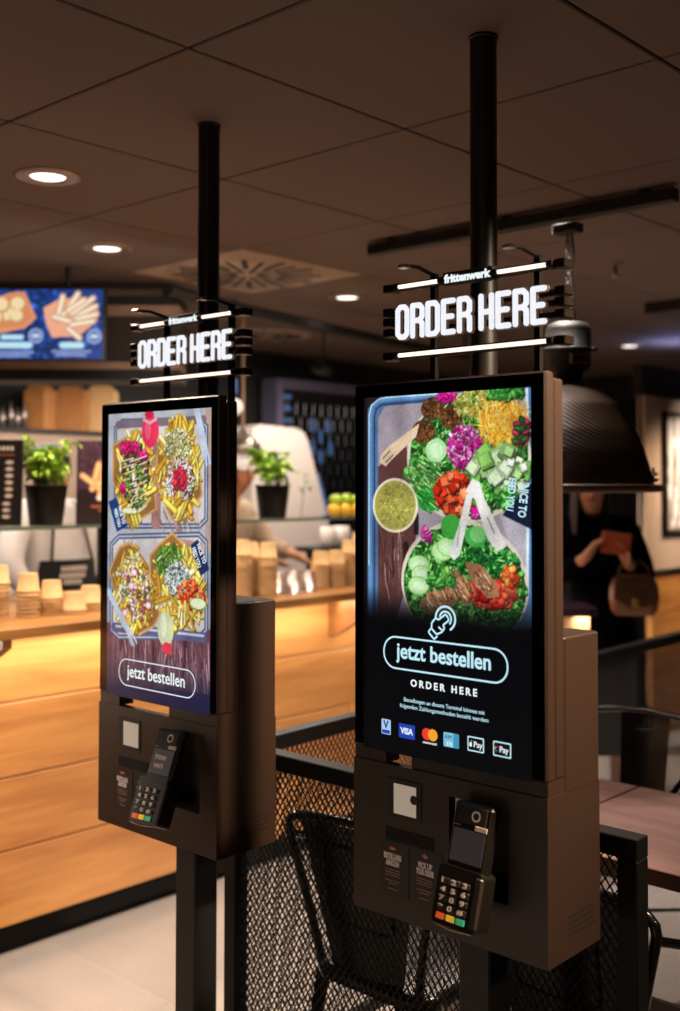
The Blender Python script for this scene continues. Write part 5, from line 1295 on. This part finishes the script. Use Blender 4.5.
for i, (y, h_) in enumerate(((3.095, .115), (3.145, .145), (3.185, .115), (3.225, .150))):
    m = MB(); m.lathe([(.0005, 0), (.015, 0), (.015, h_ * .6), (.006, h_ * .78), (.006, h_), (.0005, h_)], n=14); o = m.build('bottle', M['heat'], None, loc=(-5.24, y, 1.8805)); tag(o, ('leftmost', 'second', 'third', 'rightmost')[i] + ' small grey bottle on the high back shelf left of the cartons', 'bottle', 'small bottles on the high back shelf')
pc = MB(); pts = [(4.60, .0), (5.32, .0), (5.30, 1.35), (5.11, 1.86), (5.07, 1.92), (5.00, 1.945), (4.68, 1.955), (4.62, 1.93)]; pc.prism(pts, 'yz', -5.28, -4.95); o = pc.build('machine_cabinet', M['pale'], None); tag(o, 'tall pale cabinet with rounded top behind the second basil', 'cabinet')
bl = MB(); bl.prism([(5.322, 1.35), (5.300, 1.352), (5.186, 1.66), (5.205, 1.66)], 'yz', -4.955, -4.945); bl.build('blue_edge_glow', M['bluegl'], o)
rk = thing('bottle_rack', 'dark rack with pale lavender top board and shiny tiles behind the bar', 'rack', (-5.30, 5.2, 0))
MB().box(-.15, .0, -.03, 1.1, 2.235, 2.30).build('top_board', M['lavender'], rk); MB().box(-.15, .0, -.03, .03, 0, 2.235).build('upright', M['lavender'], rk); MB().box(-.19, -.15, .03, 1.1, 0, 2.235).build('back_panel', M['kiosk_dark'], rk)
for z in (2.18, 2.10, 2.02, 1.95): MB().box(-.06, .005, .03, .10, z - .012, z + .012).build('clip', M['bluegl'], rk)  # glowing blue boxes stand in for glints of light, not fittings
tl = pbr('glossy_navy_tile', '0a0d16', .25, 0, .3, 6)
for r in range(9):
    for c_ in range(12):
        y = .12 + c_ * .085 + (.0425 if r % 2 else 0); z = 2.16 - r * .105
        MB().bbox(-.15, -.135, y, y + .078, z - .095, z, .006).build('tile', tl, rk)
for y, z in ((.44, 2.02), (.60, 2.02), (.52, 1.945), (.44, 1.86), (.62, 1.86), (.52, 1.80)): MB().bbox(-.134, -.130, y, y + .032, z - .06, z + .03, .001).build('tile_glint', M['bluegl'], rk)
# aluminium heat lamp and globe right of the fries kiosk
hl = thing('heat_lamp', 'aluminium dome heat lamp hanging just right of the fries kiosk', 'heat lamp', (-3.99, 3.66, 0)); m = MB(); m.lathe([(.0005, 1.86), (.02, 1.858), (.03, 1.84), (.06, 1.825), (.088, 1.785), (.095, 1.735), (.092, 1.735), (.055, 1.82), (.0005, 1.835)], n=32); m.build('dome', M['heat'], hl)
MB().lathe([(.0005, 1.66), (.045, 1.675), (.055, 1.71), (.03, 1.76), (.0005, 1.77)], n=24).build('bulb', M['globe'], hl); MB().tube([(0, 0, 1.86), (0, 0, CEIL)], .008, 8).build('cable', M['strip'], hl)
gl = thing('globe_light', 'small pale globe light hanging right of the fries kiosk sign', 'lamp', (-3.985, 3.60, 0)); m = MB(); m.ball((0, 0, 1.965), .042, n=20); m.build('globe', M['globe'], gl); MB().tube([(0, 0, 2.0), (0, 0, CEIL)], .005, 8).build('cable', M['kiosk_dark'], gl); MB().tube([(0, 0, 2.03), (0, 0, 2.10)], .016, 12).build('holder', pbr('blue_holder', '3f63a8', .4), gl)
for i, (y, lb) in enumerate(((4.60, 'white mug hanging under the shelf, left of two'), (4.715, 'white mug hanging under the shelf, right of two'))):
    m = MB(); m.lathe([(.0005, .0), (.036, .002), (.044, .02), (.045, .11), (.041, .11), (.038, .02), (.0005, .012)], n=24); m.tube([(.0, .044, .03), (0, .075, .045), (0, .075, .08), (0, .044, .095)], .007, 8); o = m.build('mug', M['white'], None, loc=(-4.30, y, 1.24)); tag(o, lb, 'mug', 'white mugs behind the bar')
ws = thing('wall_shelf', 'dark shelf behind the bar carrying two white mugs', 'shelf', (-4.30, 4.66, 0)); MB().box(-.12, .10, -.25, .6, 1.215, 1.239).build('board', M['kiosk_dark'], ws)
for y in (-.2, .5): MB().box(-.02, .02, y - .015, y + .015, 0, 1.215).build('leg', M['kiosk_dark'], ws)
# far end of the bar and the round-cornered standing counter
for k, (n, h0) in enumerate(((4, 0),)):
    for i in range(4):
        o = first.copy(); COL.objects.link(o); o.location = (-3.14, 5.02, 1.1492 + (3 - i) * .0136); tag(o, 'kraft bowl, ' + ORD[i] + ', far stack right of salad kiosk', 'paper bowl', 'kraft paper bowls stacked on the bar')
sc_ = thing('standing_counter', 'counter with dark rounded top and lit cream front beside the person in black', 'counter', (-2.57, 4.46, 0), cr)
m = MB(); m.prism(rrect(-.62, .02, -.16, .16, .06, 6), 'xy', 1.015, 1.050); m.build('countertop', pbr('purple_sheen_top', '3a2430', .3, 0, .1, 10), sc_)  # purple reflection on the dark top put into its base colour
MB().box(-.60, -.01, -.10, .12, .60, 1.014).build('cream_front', pbr('cream_panel', 'd8b487', .6, 0, .06, 8), sc_); MB().box(-.58, -.02, -.09, .11, 0, .60).build('plinth', M['kiosk_dark'], sc_)

# ================================================================ LIGHT
def area(name, loc, size, energy, col, rot=(0, 0, 0), sy=None, spread=None):
    l = bpy.data.lights.new(name, 'AREA'); l.energy = energy; l.color = col; l.size = size
    if sy: l.shape = 'RECTANGLE'; l.size_y = sy
    if spread: l.spread = spread
    o = bpy.data.objects.new(name, l); COL.objects.link(o); o.location = loc; o.rotation_euler = rot; return o
def spot(name, loc, target, energy, col, size=1.0, blend=.6, soft=.06):
    l = bpy.data.lights.new(name, 'SPOT'); l.energy = energy; l.color = col; l.spot_size = size; l.spot_blend = blend; l.shadow_soft_size = soft
    o = bpy.data.objects.new(name, l); COL.objects.link(o); o.location = loc
    o.rotation_euler = (Vector(target) - Vector(loc)).to_track_quat('-Z', 'Y').to_euler(); return o
WARM = (1, .74, .5); NEU = (1, .86, .74)
area('bar_underlight', (CX + .09, 2.85, 1.100), .06, 42, (1, .90, .77), (0, -.35, 0), 4.4)
area('kitchen_light', (-4.55, 2.3, 2.0), .5, 30, NEU, (0, .35, 0), 2.6)
area('kitchen_light_far', (-4.45, 4.6, 2.2), .5, 30, NEU, (0, .2, 0), 1.6)
spot('bar_front_light', (-2.95, 0.9, 2.46), (-3.2, 1.4, .2), 50, (1, .82, .66), 1.5, .8)
spot('bar_top_light', (-3.15, 2.2, 2.46), (-3.2, 2.2, 1.1), 14, NEU, 1.9, .8)
spot('bar_top_light_far', (-3.15, 3.5, 2.46), (-3.2, 3.5, 1.1), 14, NEU, 1.9, .8)
area('plant_light', (-2.9, 2.9, 2.2), .3, 16, NEU, (0, .7, 0), 2.2)
spot('seating_light', (-1.9, 3.1, 2.46), (-1.85, 2.7, 0), 300, NEU, 1.7, .6)
spot('side_light', (-.15, 1.95, 2.44), (-1.03, 1.75, 1.55), 520, WARM, .95, .9)
spot('side_light_low', (1.3, 2.3, 2.2), (-1.03, 1.75, 1.1), 70, WARM, .5, .8)
spot('far_light', (-2.3, 6.6, 2.44), (-3.1, 6.2, .0), 130, WARM, 1.5, .7)
spot('far_wall_light', (-2.1, 6.7, 2.3), (-3.1, 6.9, 1.5), 70, NEU, 1.3, .8)
spot('far_floor_light', (-1.75, 4.3, 2.44), (-1.75, 4.2, 0), 130, NEU, 1.0, .6)
area('room_fill', (0.2, -1.2, 2.35), 2.2, 6, WARM, (.7, 0, .3))
area('ceiling_bounce', (-2.2, 3.6, .02), 2.6, 22, (1, .76, .62), (PI, 0, 0))
area('ceiling_bounce_near', (-1.2, -.6, .02), 2.0, 10, (1, .76, .62), (PI, 0, 0))
area('blue_ceiling_glow', (-3.1, 6.6, 2.36), .4, 2.5, (.35, .45, 1), (PI, 0, 0))  # added blue light for the far ceiling, no sign stands there
area('standing_counter_light', (-2.5, 4.36, .99), .12, .2, WARM, (1.0, 0, cr), .05)
spot('corner_floor_light', (-3.5, 5.9, 2.44), (-3.4, 6.1, 0), 420, NEU, .8, .5)
spot('blue_rail_tint', (-2.1, 4.5, 2.45), (-2.2, 4.3, .94), 22, (.4, .6, 1), .7, .8)  # added spot that tints the railing top blue
w = bpy.data.worlds.new('dim_room'); w.use_nodes = True; w.node_tree.nodes['Background'].inputs[0].default_value = (*hx('6a4a3a'), 1); w.node_tree.nodes['Background'].inputs[1].default_value = .03
SC.world = w

# ================================================================ CAMERA
cam = bpy.data.cameras.new('camera'); co = bpy.data.objects.new('camera', cam); COL.objects.link(co)
f, pitch, roll, yaw = 1108.35, .0323, .00169, .74443
F = Vector((-math.sin(yaw), math.cos(yaw), 0)); Rr = Vector((math.cos(yaw), math.sin(yaw), 0)); U = Vector((0, 0, 1))
F2 = F * math.cos(pitch) + U * math.sin(pitch); U2 = -F * math.sin(pitch) + U * math.cos(pitch)
R3 = Rr * math.cos(roll) + U2 * math.sin(roll); U3 = -Rr * math.sin(roll) + U2 * math.cos(roll)
m = Matrix((R3, U3, -F2)).transposed().to_4x4(); m.translation = (0, 0, 1.6); co.matrix_world = m
cam.sensor_fit = 'VERTICAL'; cam.sensor_height = 36; cam.lens = f * 36 / 1011
cam.shift_x = 3.92 / 1011; cam.shift_y = -58.67 / 1011
cam.clip_start = .02; cam.clip_end = 60
cam.dof.use_dof = True; cam.dof.focus_distance = 2.25; cam.dof.aperture_fstop = 2.2
SC.camera = co
SC.view_settings.view_transform = 'Standard'; SC.view_settings.look = 'None'
SC.cycles.use_denoising = True
SC.cycles.max_bounces = 8; SC.cycles.transparent_max_bounces = 16; SC.cycles.sample_clamp_indirect = 4.0
